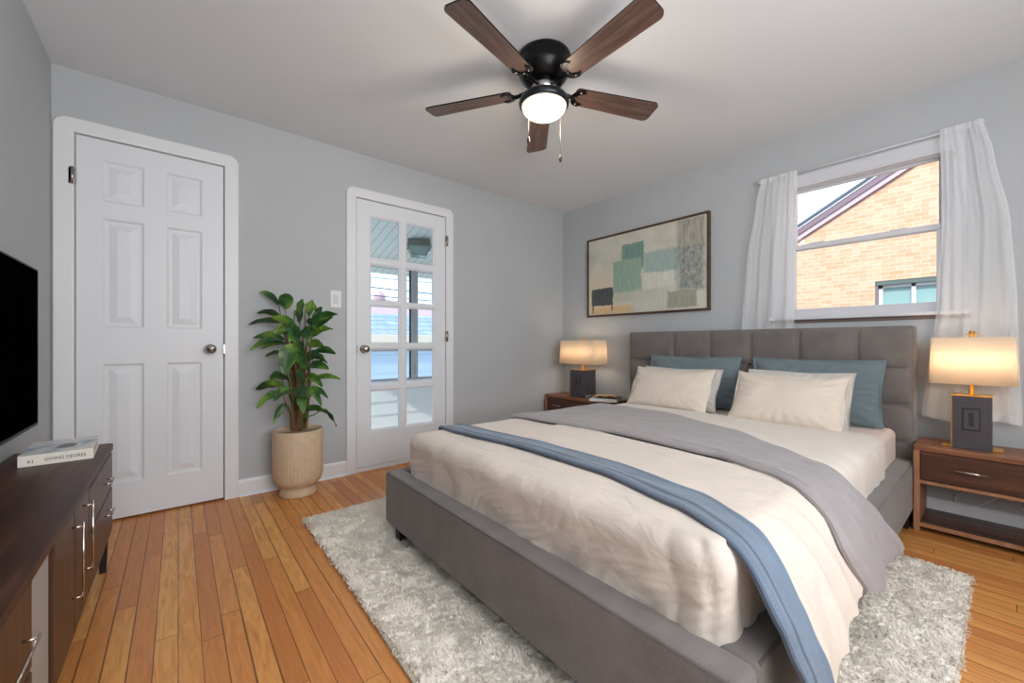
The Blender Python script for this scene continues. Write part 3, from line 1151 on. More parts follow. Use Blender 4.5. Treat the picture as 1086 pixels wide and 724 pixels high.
b = MB()
b.grid(tuft, 270, 150, M['bed'])
b.box((FX1 + 0.014, HY0 - 0.004, 0.03), (FX1 + 0.105, HY1 + 0.004, HZ1 + 0.003), M['bed'], 0.012, 4, smooth=True)
hb = b.build('headboard', bed, recalc=False)
for y in seams[1:-1]:
    for z in rowz[1:-1]:
        b = MB()
        b.lathe([(0, -0.006), (0.007, -0.004), (0.009, 0), (0.007, 0.004), (0, 0.006)], M['seam'], 12, T=Matrix.Translation((FX1 + 0.012, y, z)) @ Matrix.Rotation(R(90), 4, 'Y'))
        b.build('tufting_button', hb)


def nz(x, y, z=0.0):
    return noise.noise(Vector((x, y, z)))


def side_wr(o, nrm, amp=0.006, seed=0.0):
    """creases on the sides of a soft box, fading on the top"""
    k = max(0.0, 1 - abs(nrm.z)) ** 0.7
    s = (o.x + o.y)
    f = math.sin(18 * s + 5 * nz(o.x * 3, o.y * 3, o.z * 5 + seed)) * 0.4 + nz(o.x * 9, o.y * 9, o.z * 4 + seed)
    t = nz(o.x * 5 + seed, o.y * 5) * 0.5
    return o + nrm * (amp * (k * f + t * 0.35))


# mattress
b = MB()
soft_box(b, (0.905, 0.378, 0.19), (3.065, 1.852, 0.500), 0.035, M['mattress'], (60, 40, 10), lambda o, n_: side_wr(o, n_, 0.004))
tag(b.build('mattress'), 'mattress in a blush fitted sheet, its bare side showing by the headboard', 'mattress')

# cloth laid over the bed: path across the bed from its far (left) edge to the near (right) side
def catmull(pts, n=12):
    pts = [Vector(p) for p in pts]
    q = [pts[0]] + pts + [pts[-1]]
    out = []
    for i in range(1, len(q) - 2):
        for k in range(n):
            t = k / n
            a, b_, c, d = q[i - 1], q[i], q[i + 1], q[i + 2]
            out.append(0.5 * ((2 * b_) + (c - a) * t + (2 * a - 5 * b_ + 4 * c - d) * t * t + (3 * b_ - a - 3 * c + d) * t ** 3))
    out.append(pts[-1])
    return out


class Path:
    def __init__(s, pts, top_y):
        s.p = catmull([(y, z, 0) for y, z in pts])
        s.L = [0.0]
        for a, c in zip(s.p, s.p[1:]):
            s.L.append(s.L[-1] + (c - a).length)
        k = min(range(len(s.p)), key=lambda i: abs(s.p[i].x - top_y))
        s.s0 = s.L[k]

    def at(s, t):
        t += s.s0
        t = min(max(t, 0), s.L[-1] - 1e-6)
        i = int(np.searchsorted(s.L, t, side='right')) - 1
        i = min(i, len(s.p) - 2)
        f = (t - s.L[i]) / max(1e-9, s.L[i + 1] - s.L[i])
        q = s.p[i].lerp(s.p[i + 1], f)
        d = (s.p[i + 1] - s.p[i]).normalized()
        n_ = Vector((d.y, -d.x))           # outward
        if n_.y < -0.2:
            n_ = -n_
        return q.x, q.y, n_


# over the rail and hanging outside it
P_out = Path([(1.868, 0.36), (1.866, 0.45), (1.845, 0.515), (1.80, 0.534), (1.4, 0.538), (1.0, 0.538), (0.6, 0.535), (0.46, 0.532), (0.39, 0.518), (0.335, 0.475),
              (0.295, 0.415), (0.270, 0.35), (0.252, 0.29), (0.243, 0.20), (0.238, 0.11), (0.236, 0.035), (0.20, 0.03)], 1.80)
# tucked inside the rail
P_in = Path([(1.864, 0.36), (1.862, 0.45), (1.845, 0.495), (1.80, 0.509), (1.4, 0.511), (0.6, 0.511), (0.45, 0.509), (0.395, 0.498), (0.372, 0.465), (0.368, 0.40), (0.368, 0.34)], 1.80)


def interp(tbl, x):
    if x <= tbl[0][0]: return tbl[0][1]
    for (a, va), (c, vc) in zip(tbl, tbl[1:]):
        if x <= c:
            t = (x - a) / (c - a)
            t = t * t * (3 - 2 * t) * 0.5 + t * 0.5
            return va + (vc - va) * t
    return tbl[-1][1]


def cloth(name, path, s0, send, near, far, off, m, nu=150, nv=50, th=0.006, wr=None, parent=None, edge_m=None):
    """a strip of cloth between x=near(s) and x=far(s); send(t) = where its hem ends"""
    b = MB()
    def P(u, v, top):
        s = s0 + (send(v) - s0) * u
        x = near(s) + (far(s) - near(s)) * v
        y, z, n_ = path.at(s)
        h = off + (wr(s, v, x) if wr else 0)
        e = min(v, 1 - v)
        if not top:
            h -= th
        else:
            h += 0
        h = max(h, 0.0005 if top else -0.012)
        return Vector((x, y + n_.x * h, z + n_.y * h))
    b.grid(lambda u, v: P(u, v, True), nu, nv, m)
    b.grid(lambda u, v: P(u, v, False), nu, nv, m, flip=True)
    # closed edges
    b.grid(lambda u, v: P(u, 0, v < 0.5), nu, 1, edge_m or m)
    b.grid(lambda u, v: P(u, 1, v < 0.5), nu, 1, edge_m or m)
    b.grid(lambda u, v: P(0, u, v < 0.5), nv, 1, m)
    b.grid(lambda u, v: P(1, u, v < 0.5), nv, 1, m)
    return b


S_C = 1.40                      # about where the top turns down at the near side
# flat sheet
b = cloth('flat_sheet', P_in, -0.1, lambda v: 1.575, lambda s: 1.60, lambda s: interp([(0, 2.62), (1.2, 2.68), (1.45, 2.62), (1.58, 2.55)], s), 0.006, M['sheet'],
          wr=lambda s, v, x: 0.005 * max(0, min(1, (s - 1.3) * 6)) * (nz(x * 16, s * 3, 1) + 0.3) + 0.002 * nz(x * 6, s * 4, 4) + 0.003)
tag(b.build('flat_sheet'), 'white flat sheet lying between the grey blanket and the pillows', 'sheet')


b_near = lambda s: interp([(-0.1, 1.035), (0.1, 1.03), (0.6, 1.085), (0.95, 1.075), (1.25, 1.01), (1.40, 0.945), (1.55, 0.895), (1.7, 0.905), (2.1, 0.945)], s)
b_far = lambda s: interp([(-0.1, 1.15), (0.1, 1.16), (0.6, 1.205), (0.95, 1.20), (1.25, 1.15), (1.40, 1.085), (1.55, 1.02), (1.7, 1.02), (2.1, 1.09)], s)


# duvet: tucked rounded foot + flap over the near side
def duv(o, n_):
    o = side_wr(o, n_, 0.004, 3.0)
    # diagonal drag creases on the foot face, growing towards the near corner, and a sagging top edge
    if n_.x < -0.05:
        k = min(1, -n_.x * 1.5)
        g_ = 0.45 + 0.55 * (1.87 - o.y) / 1.5
        ph = (o.y * 46 + o.z * 60) + 6.0 * nz(o.y * 3.4, o.z * 7, 8)
        cr1 = abs(math.sin(ph * 0.5)) ** 0.6
        cr2 = abs(math.sin(ph * 1.15 + 2 * nz(o.y * 5, 1))) ** 0.7
        mk = min(1, max(0, 0.5 + 1.6 * nz(o.y * 3.1, o.z * 5, 21)))
        o.x += k * g_ * mk * (0.007 * (1 - cr1) + 0.004 * (1 - cr2)) - 0.004 * k
        o.z += 0.009 * nz(o.y * 3.5, 2.2) * max(0, (o.z - 0.40) / 0.13)
        o.x += 0.014 * k * max(0, (0.40 - o.z) / 0.08) * (0.3 + nz(o.y * 7, 4.4))
    if n_.z > 0.5:
        o.z += 0.004 * nz(o.x * 5, o.y * 4, 5)
    # gathered corner at the near foot
    d = math.hypot(o.x - 0.90, o.y - 0.385)
    if d < 0.22 and n_.z < 0.9:
        a = math.atan2(o.y - 0.47, o.x - 0.98)
        o -= n_ * 0.015 * (1 - abs(math.sin(a * 4.5 + o.z * 5 + nz(o.z * 6, a))) ** 0.5) * (1 - d / 0.22)
    return o


b = MB()
soft_box(b, (0.866, 0.358, 0.262), (1.62, 1.866, 0.534), 0.060, M['duvet'], (110, 190, 26), duv)
b2 = cloth('f', P_out, 0.3, lambda v: interp([(0, 1.85), (0.22, 1.79), (0.5, 1.725), (0.85, 1.690), (1, 1.685)], v),
           lambda s: b_near(s) + 0.055, lambda s: interp([(0, 1.60), (1.42, 1.52), (1.55, 1.47), (1.72, 1.40)], s),
           0.004, M['duvet'], wr=lambda s, v, x: max(0, min(1, (s - 1.30) * 3)) * (0.013 * (1 - abs(math.sin((x * 23 - s * 5) + 3 * nz(x * 3, s * 2, 9))) ** 0.7) + 0.006 * nz(x * 15, s * 4, 9) + 0.003) + 0.002 * nz(x * 5, s * 3, 2) + 0.002)
off = len(b.v)
b.v += b2.v
b.f += [[i + off for i in f] for f in b2.f]
b.mi += b2.mi
b.sm += b2.sm
tag(b.build('duvet'), 'ivory duvet tucked into the foot of the bed, one corner hanging over the side', 'duvet')

# grey blanket
g_near = lambda s: interp([(-0.1, 1.50), (0.1, 1.53), (0.7, 1.585), (1.10, 1.565), (1.30, 1.49), (1.44, 1.41), (1.56, 1.375), (1.70, 1.43)], s)
g_far = lambda s: interp([(-0.1, 2.32), (0.45, 2.30), (0.95, 2.10), (1.22, 1.90), (1.36, 1.78), (1.48, 1.76), (1.6, 1.84), (1.75, 1.99)], s)


def gwr(s, v, x):
    k = max(0, min(1, (s - 1.3) * 5))
    roll = 0.012 * math.exp(-((v - 0.045) / 0.035) ** 2) + 0.007 * math.exp(-((v - 0.16) / 0.03) ** 2)
    fold = 0.012 * (1 - abs(math.sin(v * 13 + s * 3 + 2.5 * nz(v * 3, s * 2, 4))) ** 0.6) + 0.006 * nz(v * 12, s * 5, 5) + 0.004
    return roll + k * fold + 0.003 * nz(x * 6, s * 5, 3) + 0.004


b = cloth('g', P_out, -0.12, lambda v: interp([(0, 1.675), (0.3, 1.73), (0.55, 1.70), (1, 1.735)], v), g_near, g_far, 0.010, M['greyblanket'], nu=190, nv=70, th=0.010, wr=gwr)
tag(b.build('grey_blanket'), 'soft grey blanket folded across the bed and hanging over its near side', 'blanket')

# blue throw
def bwr(s, v, x):
    r = 0.007 * math.exp(-((v - 0.12) / 0.07) ** 2) + 0.003 * math.exp(-((v - 0.42) / 0.09) ** 2) + 0.005 * math.exp(-((v - 0.93) / 0.05) ** 2)
    k = max(0, min(1, (s - 1.4) * 4))
    return r + 0.015 * k + 0.006 * k * (nz(v * 4, s * 14, 6) + 0.3) + 0.003 * nz(v * 3, s * 7, 2) + 0.004


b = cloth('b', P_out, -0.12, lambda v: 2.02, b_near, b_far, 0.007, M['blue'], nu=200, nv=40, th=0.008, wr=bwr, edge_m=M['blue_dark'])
# darker folded edge strip
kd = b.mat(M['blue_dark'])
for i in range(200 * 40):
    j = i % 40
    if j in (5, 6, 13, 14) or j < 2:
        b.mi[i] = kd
tag(b.build('blue_throw'), 'narrow steel blue throw laid across the foot of the bed', 'throw')


# pillows
def pillow(name, label, cat, group, yc, xb, xt, z0, ht, w, th, m, flange=0.0, yaw=0.0, seed=0, droop=0.0, flm=None):
    """pillow standing on its long edge and leaning back; xb/xt = x of bottom / top edge"""
    lean = math.atan2(xt - xb, ht)
    hh = math.hypot(xt - xb, ht)
    b = MB()
    nu, nv = 70, 48
    def sh(u, v, side):
        a, c = 2 * u - 1, 2 * v - 1
        # soft pinched outline
        wx = w / 2 * (1 - 0.045 * (1 - c * c) ** 1) * a
        hz = hh / 2 * (1 - 0.05 * (1 - a * a)) * c
        e = max(0, (1 - abs(a) ** 3.2)) * max(0, (1 - abs(c) ** 2.6))
        t = th / 2 * e ** 0.62
        wr = 0.007 * e ** 0.5 * nz(a * 2.4 + seed, c * 2.2, seed) + 0.004 * (1 - e) * nz(a * 8, c * 8, seed + 3)
        wr -= 0.006 * e ** 0.5 * abs(a) ** 3 * (1 - abs(math.sin(c * 7 + a * 3 + 2 * nz(a * 2, c * 2, seed)))) ** 1.5
        rad = math.atan2(c, a)
        wr += 0.006 * math.sin(rad * 26 + seed) * (max(abs(a), abs(c)) ** 4) * (e ** 0.3)
        hz -= droop * max(0, c) * (1 - a * a)
        return Vector((side * (t + (wr if side > 0 else 0)), wx, hz + hh / 2))
    T = Matrix.Translation((xb, yc, z0)) @ Matrix.Rotation(yaw, 4, 'Z') @ Matrix.Rotation(lean, 4, 'Y') @ Matrix.Rotation(R(180), 4, 'Z')
    b.grid(lambda u, v: sh(u, v, 1), nu, nv, m, T=T)
    b.grid(lambda u, v: sh(u, v, -1), nu, nv, m, T=T, flip=True)
    if flange:
        def fl(u, v, side):
            a = 2 * u - 1
            # ring band around the outline
            ang = u * 2 * math.pi
            ca, sa = math.cos(ang), math.sin(ang)
            k = 1 / max(abs(ca), abs(sa))
            aa, cc = ca * k, sa * k
            bx = w / 2 * (1 - 0.045 * (1 - cc * cc)) * aa
            bz = hh / 2 * (1 - 0.05 * (1 - aa * aa)) * cc
            ex = 1 + flange * v / (w / 2)
            ez = 1 + flange * v / (hh / 2)
            return Vector((side * 0.0015 + 0.006 * v * math.sin(ang * 5 + seed), bx * ex, max(bz * ez, -hh / 2 + 0.001) + hh / 2 - droop * max(0, cc) * (1 - aa * aa)))
        b.grid(lambda u, v: fl(u, v, 1), 120, 3, flm or m, T=T)
        b.grid(lambda u, v: fl(u, v, -1), 120, 3, flm or m, T=T, flip=True)
    return tag(b.build(name, recalc=False), label, cat, group)


pg = 'pillows against the headboard'
pillow('pillow', 'large teal-blue pillow at the far left, leaning on the headboard', 'pillow', pg, 1.50, 2.93, 3.005, 0.508, 0.355, 0.66, 0.13, M['p_blue'], 0.014, seed=1)
pillow('pillow', 'large teal-blue pillow on the window side, nearest the right nightstand', 'pillow', pg, 0.745, 2.93, 3.005, 0.508, 0.355, 0.64, 0.13, M['p_blue'], 0.014, seed=2)
pillow('pillow', 'pale grey pillow sandwiched between the left cream and teal pillows', 'pillow', pg, 1.515, 2.745, 2.870, 0.510, 0.270, 0.575, 0.085, M['p_ivory'], 0.010, seed=3)
pillow('pillow', 'pale grey pillow sandwiched between the right cream and teal pillows', 'pillow', pg, 0.785, 2.720, 2.860, 0.510, 0.285, 0.525, 0.085, M['p_ivory'], 0.010, seed=4)
pillow('pillow', 'cream pillow in front on the left side of the bed', 'pillow', pg, 1.535, 2.645, 2.80, 0.512, 0.275, 0.60, 0.12, M['p_cream'], 0.008, seed=5, droop=0.02)
pillow('pillow', 'cream pillow in front on the right side of the bed', 'pillow', pg, 0.80, 2.60, 2.77, 0.512, 0.280, 0.55, 0.13, M['p_cream'], 0.008, seed=6, droop=0.025)

# ------------------------------------------------------------------ rug
rug = thing('rug', 'shaggy ivory wool rug under the bed', 'rug', (1.52, 1.25, 0))
outline = [(0.535, 2.405), (0.97, 2.43), (2.515, 2.43), (2.515, 0.085), (1.67, 0.082), (0.53, 0.08), (0.512, 1.04)]
b = MB()
b.prism([(x, y) for x, y in outline], 0.001, 0.012, M['rugback'], axis='Z')
b.build('backing', rug)
NT = 95000


def wool_h(x, y):
    a = noise.noise(Vector((x * 22, y * 22, 3))) + 0.5 * noise.noise(Vector((x * 47, y * 47, 1)))
    return 0.016 + 0.0065 * (1 - abs(a) * 1.6) + 0.003 * noise.noise(Vector((x * 6, y * 6, 5)))


rx = np.random.uniform(0.520, 2.518, NT)
ry = np.random.uniform(0.080, 2.428, NT)
clx = np.array([noise.noise(Vector((x * 12, y * 12, 0))) for x, y in zip(rx, ry)])
cly = np.array([noise.noise(Vector((x * 12, y * 12, 9))) for x, y in zip(rx, ry)])
ang = np.random.uniform(0, 2 * np.pi, NT)
ln = np.random.uniform(0.003, 0.009, NT)
dx = clx * 0.024 + np.cos(ang) * 0.007 - 0.003
dy = cly * 0.024 + np.sin(ang) * 0.007 - 0.003
# strands on the rim lean outwards
rim = lambda d: np.clip(1 - d / 0.03, 0, 1)
dx = dx * (1 - 0.5 * np.maximum(rim(2.518 - rx), rim(rx - 0.520))) + 0.005 * (rim(2.518 - rx) - rim(rx - 0.520))
dy = dy * (1 - 0.5 * np.maximum(rim(2.428 - ry), rim(ry - 0.080))) + 0.005 * (rim(2.428 - ry) - rim(ry - 0.080))
dl = np.maximum(np.hypot(dx, dy), 1e-4)
wx_, wy_ = -dy / dl * 0.0026, dx / dl * 0.0026
hz = np.array([wool_h(x, y) for x, y in zip(rx, ry)])
e_ = np.minimum(np.minimum(rx - 0.520, 2.518 - rx), np.minimum(ry - 0.080, 2.428 - ry))
hz = np.where(e_ < 0.018, 0.006 + (hz - 0.006) * np.sqrt(np.clip(e_, 0, 1) / 0.018), hz)
z0, z1, z2 = hz - 0.003, hz + ln, hz + ln * 0.75
V = np.zeros((NT, 5, 3))
V[:, 0] = np.stack([rx - wx_, ry - wy_, z0], 1)
V[:, 1] = np.stack([rx + wx_, ry + wy_, z0], 1)
V[:, 2] = np.stack([rx + wx_ * 1.1 + dx * 0.5, ry + wy_ * 1.1 + dy * 0.5, z1], 1)
V[:, 3] = np.stack([rx - wx_ * 1.1 + dx * 0.5, ry - wy_ * 1.1 + dy * 0.5, z1], 1)
V[:, 4] = np.stack([rx + dx * 1.1, ry + dy * 1.1, z2], 1)
V = V.reshape(-1, 3) - np.array([1.52, 1.25, 0])
me = bpy.data.meshes.new('pile')
me.vertices.add(NT * 5)
me.vertices.foreach_set('co', V.ravel())
base = np.arange(NT) * 5
loops = np.stack([base, base + 1, base + 2, base + 3, base + 3, base + 2, base + 4], 1).ravel()
me.loops.add(NT * 7)
me.loops.foreach_set('vertex_index', loops)
me.polygons.add(NT * 2)
ls = np.stack([np.arange(NT) * 7, np.arange(NT) * 7 + 4], 1).ravel()
me.polygons.foreach_set('loop_start', ls)
me.update(calc_edges=True)
me.validate()
me.materials.append(M['tuft'])
pile = bpy.data.objects.new('pile', me)
pile.parent = rug
pile['kind'] = 'stuff'
col.objects.link(pile)
# cushion of felted wool below the tufts
b = MB()
def rugtop(u, v):
    x, y = 0.525 + 1.99 * u, 0.083 + 2.34 * v
    e = min(u * 1.99, (1 - u) * 1.99, v * 2.34, (1 - v) * 2.34)
    k = min(1, max(0, e) / 0.018)
    j = 0.006 * noise.noise(Vector((x * 30, y * 30, 2))) * (1 - k)
    return Vector((x + j, y + j, 0.004 + (wool_h(x, y) - 0.004) * k ** 0.5))
b.grid(rugtop, 440, 500, M['rug'])
b.build('wool_mat', rug)

# ------------------------------------------------------------------ nightstands (right one built, left one copied)
NW, NX0, NX1, NH = 0.82, 2.95, 3.245, 0.445


def make_nightstand():
    t = thing('nightstand', 'walnut nightstand with open shelf on the window side of the bed', 'nightstand', (NX0, 0.302 - NW, 0), group='walnut nightstands')
    y0, y1 = 0.302 - NW, 0.302
    b = MB()
    b.box((NX0, y0, NH - 0.03), (NX1, y1, NH), M['ns_frame'], 0.006)
    b.build('top', t)
    for a in (y0, y1 - 0.024):
        b = MB()
        b.box((NX0, a, 0.0), (NX1, a + 0.024, NH - 0.028), M['ns_edge'], 0.003)
        b.build('side_panel', t)
    b = MB()
    b.box((NX0 + 0.002, y0 + 0.02, 0.250), (NX1, y1 - 0.02, 0.266), M['ns_edge'], 0.002)
    b.box((NX1 - 0.015, y0 + 0.02, 0.185), (NX1, y1 - 0.02, 0.252), M['ns_frame'])
    b.build('middle_shelf', t)
    b = MB()
    b.box((NX0 + 0.010, y0 + 0.02, 0.030), (NX1, y1 - 0.02, 0.048), M['ns_dark'])
    b.box((NX0 + 0.001, y0 + 0.02, 0.029), (NX0 + 0.011, y1 - 0.02, 0.049), M['ns_edge'])
    b.build('bottom_shelf', t)
    b = MB()
    b.box((NX0 + 0.004, y0 + 0.027, 0.269), (NX0 + 0.022, y1 - 0.027, NH - 0.033), M['ns_dark'], 0.002)
    b.box((NX0 + 0.022, y0 + 0.04, 0.275), (NX1 - 0.03, y1 - 0.04, NH - 0.045), M['ns_dark'])
    d = b.build('drawer', t)
    b = MB()
    yc = (y0 + y1) / 2 + 0.20
    yc = 0.10
    b.tube([(NX0 - 0.018, yc - 0.052, 0.345), (NX0 - 0.018, yc + 0.052, 0.345)], 0.004, M['chrome'], 8)
    for q in (-0.042, 0.042):
        b.tube([(NX0 - 0.018, yc + q, 0.345), (NX0 + 0.005, yc + q, 0.345)], 0.0035, M['chrome'], 8)
    b.build('handle', d)
    return t


ns1 = make_nightstand()
ns2 = copy_tree(ns1)
ns2.location = (NX0, 3.045 - NW, 0)
ns2['label'] = 'walnut nightstand in the far corner between bed and wall'
# its handle sits nearer the corner
for c in kids(ns2):
    if c.name.startswith('drawer'):
        for h_ in kids(c):
            h_.location.y += 0.02

# ------------------------------------------------------------------ lamps
def make_lamp(label, bw, bd, hw, hd, k2):
    """bw, bd = half width / depth of the body; hw, hd = half width / depth of the shade"""
    t = thing('table_lamp', label, 'lamp', (0, 0, 0), group='bedside lamps')
    b = MB()
    b.box((-bd, -bw, 0.0), (bd, bw, 0.262), M['lampbody'], 0.003)
    body = b.build('base', t, world=False)
    # framed panel pressed into the front
    b = MB()
    for (a_, h_, dpt, mm) in ((0.46, 0.056, 0.003, 'lampgroove'), (0.38, 0.048, 0.0055, 'lampbody'), (0.13, 0.034, 0.007, 'lampgroove')):
        b.box((-bd - dpt, -bw * a_, 0.150 - h_), (-bd + 0.002, bw * a_, 0.150 + h_), M[mm], 0.001)
    b.build('front_panel', body, world=False)
    b = MB()
    b.box((-bd - 0.002, -bw - 0.002, 0.262), (bd + 0.002, bw + 0.002, 0.268), M['brass'], 0.001)
    b.build('brass_cap', t, world=False)
    MB().box((-bd - 0.0025, bw - 0.002, 0.0), (-bd + 0.003, bw + 0.0025, 0.262), M['brass']).build('brass_edge', body, world=False)
    for k in (-1, 1):
        MB().box((-bd + 0.02, min(k * bw, k * (bw + k2)), 0.0), (bd - 0.03, max(k * bw, k * (bw + k2)), 0.012), M['brass'], 0.002).build('brass_foot', t, world=False)
    b = MB()
    b.tube([(0, 0, 0.265), (0, 0, 0.575)], 0.007, M['brass'], 12)
    b.build('stem', t, world=False)
    # shade: rectangular drum, open at top and bottom, softly rounded corners
    b = MB()
    z0, z1 = 0.322, 0.555
    r = 0.018
    def ring(z, k, ins=0):
        pts = []
        for (cx, cy, a0) in ((hd * k - r, hw * k - r, 0), (-hd * k + r, hw * k - r, 90), (-hd * k + r, -hw * k + r, 180), (hd * k - r, -hw * k + r, 270)):
            for q in range(6):
                a = R(a0 + 90 * q / 5)
                pts.append((cx + (r - ins) * math.cos(a), cy + (r - ins) * math.sin(a), z))
        return pts
    n = 24
    A = ring(z0, 1.03) + ring(z1, 0.98) + ring(z1, 0.98, 0.003) + ring(z0, 1.03, 0.003)
    fs = []
    for j in range(4):
        for i in range(n):
            q = (i + 1) % n
            jj = (j + 1) % 4
            fs.append((j * n + i, j * n + q, jj * n + q, jj * n + i))
    b.add(A, fs, M['shade'], True)
    b.build('lamp_shade', t, world=False)
    b = MB()
    b.tube([(0, 0, 0.57), (0, 0, 0.588)], 0.010, M['brass'], 12)
    b.box((-0.010, -0.024, 0.568), (0.010, 0.024, 0.574), M['brass'], 0.001)
    b.tube([(-hd * 0.96, 0, 0.548), (hd * 0.96, 0, 0.548)], 0.002, M['brass'], 6)
    b.tube([(0, -hw * 0.96, 0.548), (0, hw * 0.96, 0.548)], 0.002, M['brass'], 6)
    b.build('finial', t, world=False)
    b = MB()
    b.lathe([(0, -0.03), (0.016, -0.026), (0.026, -0.005), (0.026, 0.012), (0.014, 0.028), (0, 0.03)], M['bulb'], 16, c=(0, 0, 0.43))
    b.build('bulb', t, world=False)
    for k in (-1, 1):
        l_ = light('lamp_light', 'POINT', (0, k * hw * 0.42, 0.44), LAMPL, (1, 0.80, 0.58), soft=min(hd * 0.8, 0.08))
        l_.parent = t
    return t


lamp1 = make_lamp('lit table lamp with wide linen shade on the far corner nightstand', 0.092, 0.085, 0.225, 0.10, 0.055)
lamp1.location = (3.095, 2.655, NH)
lamp2 = make_lamp('lit table lamp with wide linen shade on the window-side nightstand', 0.066, 0.062, 0.142, 0.078, 0.035)
lamp2.location = (3.075, 0.104, NH)

# things on the far nightstand
def small_book(name, label, cat, loc, rz, sx, sy, sz, cover, pages, group=None):
    t = thing(name, label, cat, loc, rz, group)
    b = MB()
    b.box((-sx / 2, -sy / 2, 0), (sx / 2, sy / 2, 0.003), cover, 0.001)
    b.box((-sx / 2, -sy / 2, sz - 0.003), (sx / 2, sy / 2, sz), cover, 0.001)
    b.box((-sx / 2, -sy / 2, 0.001), (-sx / 2 + 0.004, sy / 2, sz - 0.001), cover, 0.001)
    b.build('cover', t, world=False)
    MB().box((-sx / 2 + 0.003, -sy / 2 + 0.005, 0.003), (sx / 2 - 0.005, sy / 2 - 0.005, sz - 0.003), pages).build('pages', t, world=False)
    return t


small_book('book', 'white book at the bottom of the pile on the corner nightstand', 'book', (3.035, 2.335, NH), R(24), 0.20, 0.25, 0.022, M['plug'], M['paper'])
small_book('book', 'brown leather notebook on the white book beside the bed', 'book', (3.075, 2.31, NH + 0.022), R(10), 0.13, 0.19, 0.014, M['brownleather'], M['paper'])
t = thing('booklet', 'open tan booklet on top of the pile on the corner nightstand', 'booklet', (3.04, 2.345, NH + 0.036), R(38))
for k in (-1, 1):
    b = MB()
    b.grid(lambda u, v: Vector((0.13 * (v - 0.5), k * 0.10 * u, 0.002 + 0.012 * math.sin(math.pi * min(1, u * 1.1)) ** 0.7 * (1 - u * 0.4))), 12, 4, M['tan'])
    b.grid(lambda u, v: Vector((0.13 * (v - 0.5), k * 0.10 * u, 0.0)), 12, 4, M['paper'])
    b.build('leaf_block', t, world=False)
t = thing('jar', 'small square silver jar beside the lamp in the corner', 'jar', (3.0, 2.51, NH), R(10))
b = MB()
b.box((-0.021, -0.021, 0), (0.021, 0.021, 0.040), M['silver'], 0.005)
b.build('body', t, world=False)
MB().lathe([(0.0, 0.040), (0.015, 0.040), (0.016, 0.048), (0.013, 0.051), (0, 0.051)], M['ink'], 16).build('lid', t, world=False)

# cord hanging on the wall behind the right nightstand
b = MB()
b.tube(catmull([(3.262, 0.02, 0.44), (3.262, 0.06, 0.30), (3.26, 0.11, 0.20), (3.255, 0.17, 0.14), (3.255, 0.15, 0.10), (3.258, 0.08, 0.12), (3.26, 0.00, 0.18), (3.262, -0.10, 0.10)], 8), 0.0028, M['plug'], 6)
tag(b.build('power_cord'), 'thin white lamp cord hanging behind the window-side nightstand', 'cord')

# ------------------------------------------------------------------ picture
pic = thing('framed_painting', 'abstract teal and grey painting in a dark wood frame on the window wall', 'painting', (RX, 2.10, 1.235))
py0, py1, pz0, pz1, px0 = 1.482, 2.722, 1.235, 2.022, RX - 0.034
b = MB()
fw = 0.018
b.box((px0, py0, pz0), (RX - 0.001, py0 + fw, pz1), M['pframe'], 0.002)
b.box((px0, py1 - fw, pz0), (RX - 0.001, py1, pz1), M['pframe'], 0.002)
b.box((px0, py0 + fw, pz0), (RX - 0.001, py1 - fw, pz0 + fw), M['pframe'], 0.002)
b.box((px0, py0 + fw, pz1 - fw), (RX - 0.001, py1 - fw, pz1), M['pframe'], 0.002)
b.build('frame', pic)
b = MB()
b.box((-0.004, -0.602, -0.375), (0.004, 0.602, 0.375), M['canvas'])
cv = b.build('canvas', pic, world=False)
cv.location = (px0 + 0.012 - RX, 0.0, (pz0 + pz1) / 2 - 1.235)

# ------------------------------------------------------------------ curtains and rod
RODX, RODZ = RX - 0.052, 2.118
rod = thing('curtain_rod', 'thin white curtain rod above the window', 'rod', (RX, 0.58, RODZ))
b = MB()
b.tube([(RODX, 1.10, RODZ), (RODX, 0.09, RODZ)], 0.0055, M['vinyl'], 10)
b.build('rod', rod)
for y in (1.105, 0.085):
    b = MB()
    b.lathe([(0, -0.022), (0.012, -0.018), (0.016, 0), (0.012, 0.016), (0, 0.020)], M['vinyl'], 14, T=Matrix.Translation((RODX, y, RODZ)) @ Matrix.Rotation(R(90), 4, 'X'))
    b.tube([(RODX, y, RODZ), (RX, y, RODZ)], 0.005, M['vinyl'], 8)
    b.box((RX - 0.005, y - 0.014, RODZ - 0.03), (RX, y + 0.014, RODZ + 0.03), M['vinyl'], 0.002)
    b.build('bracket', rod)
b = MB()
b.tube([(RODX, 0.56, RODZ), (RODX, 0.545, RODZ)], 0.008, M['vinyl'], 10)
b.build('connector', rod)


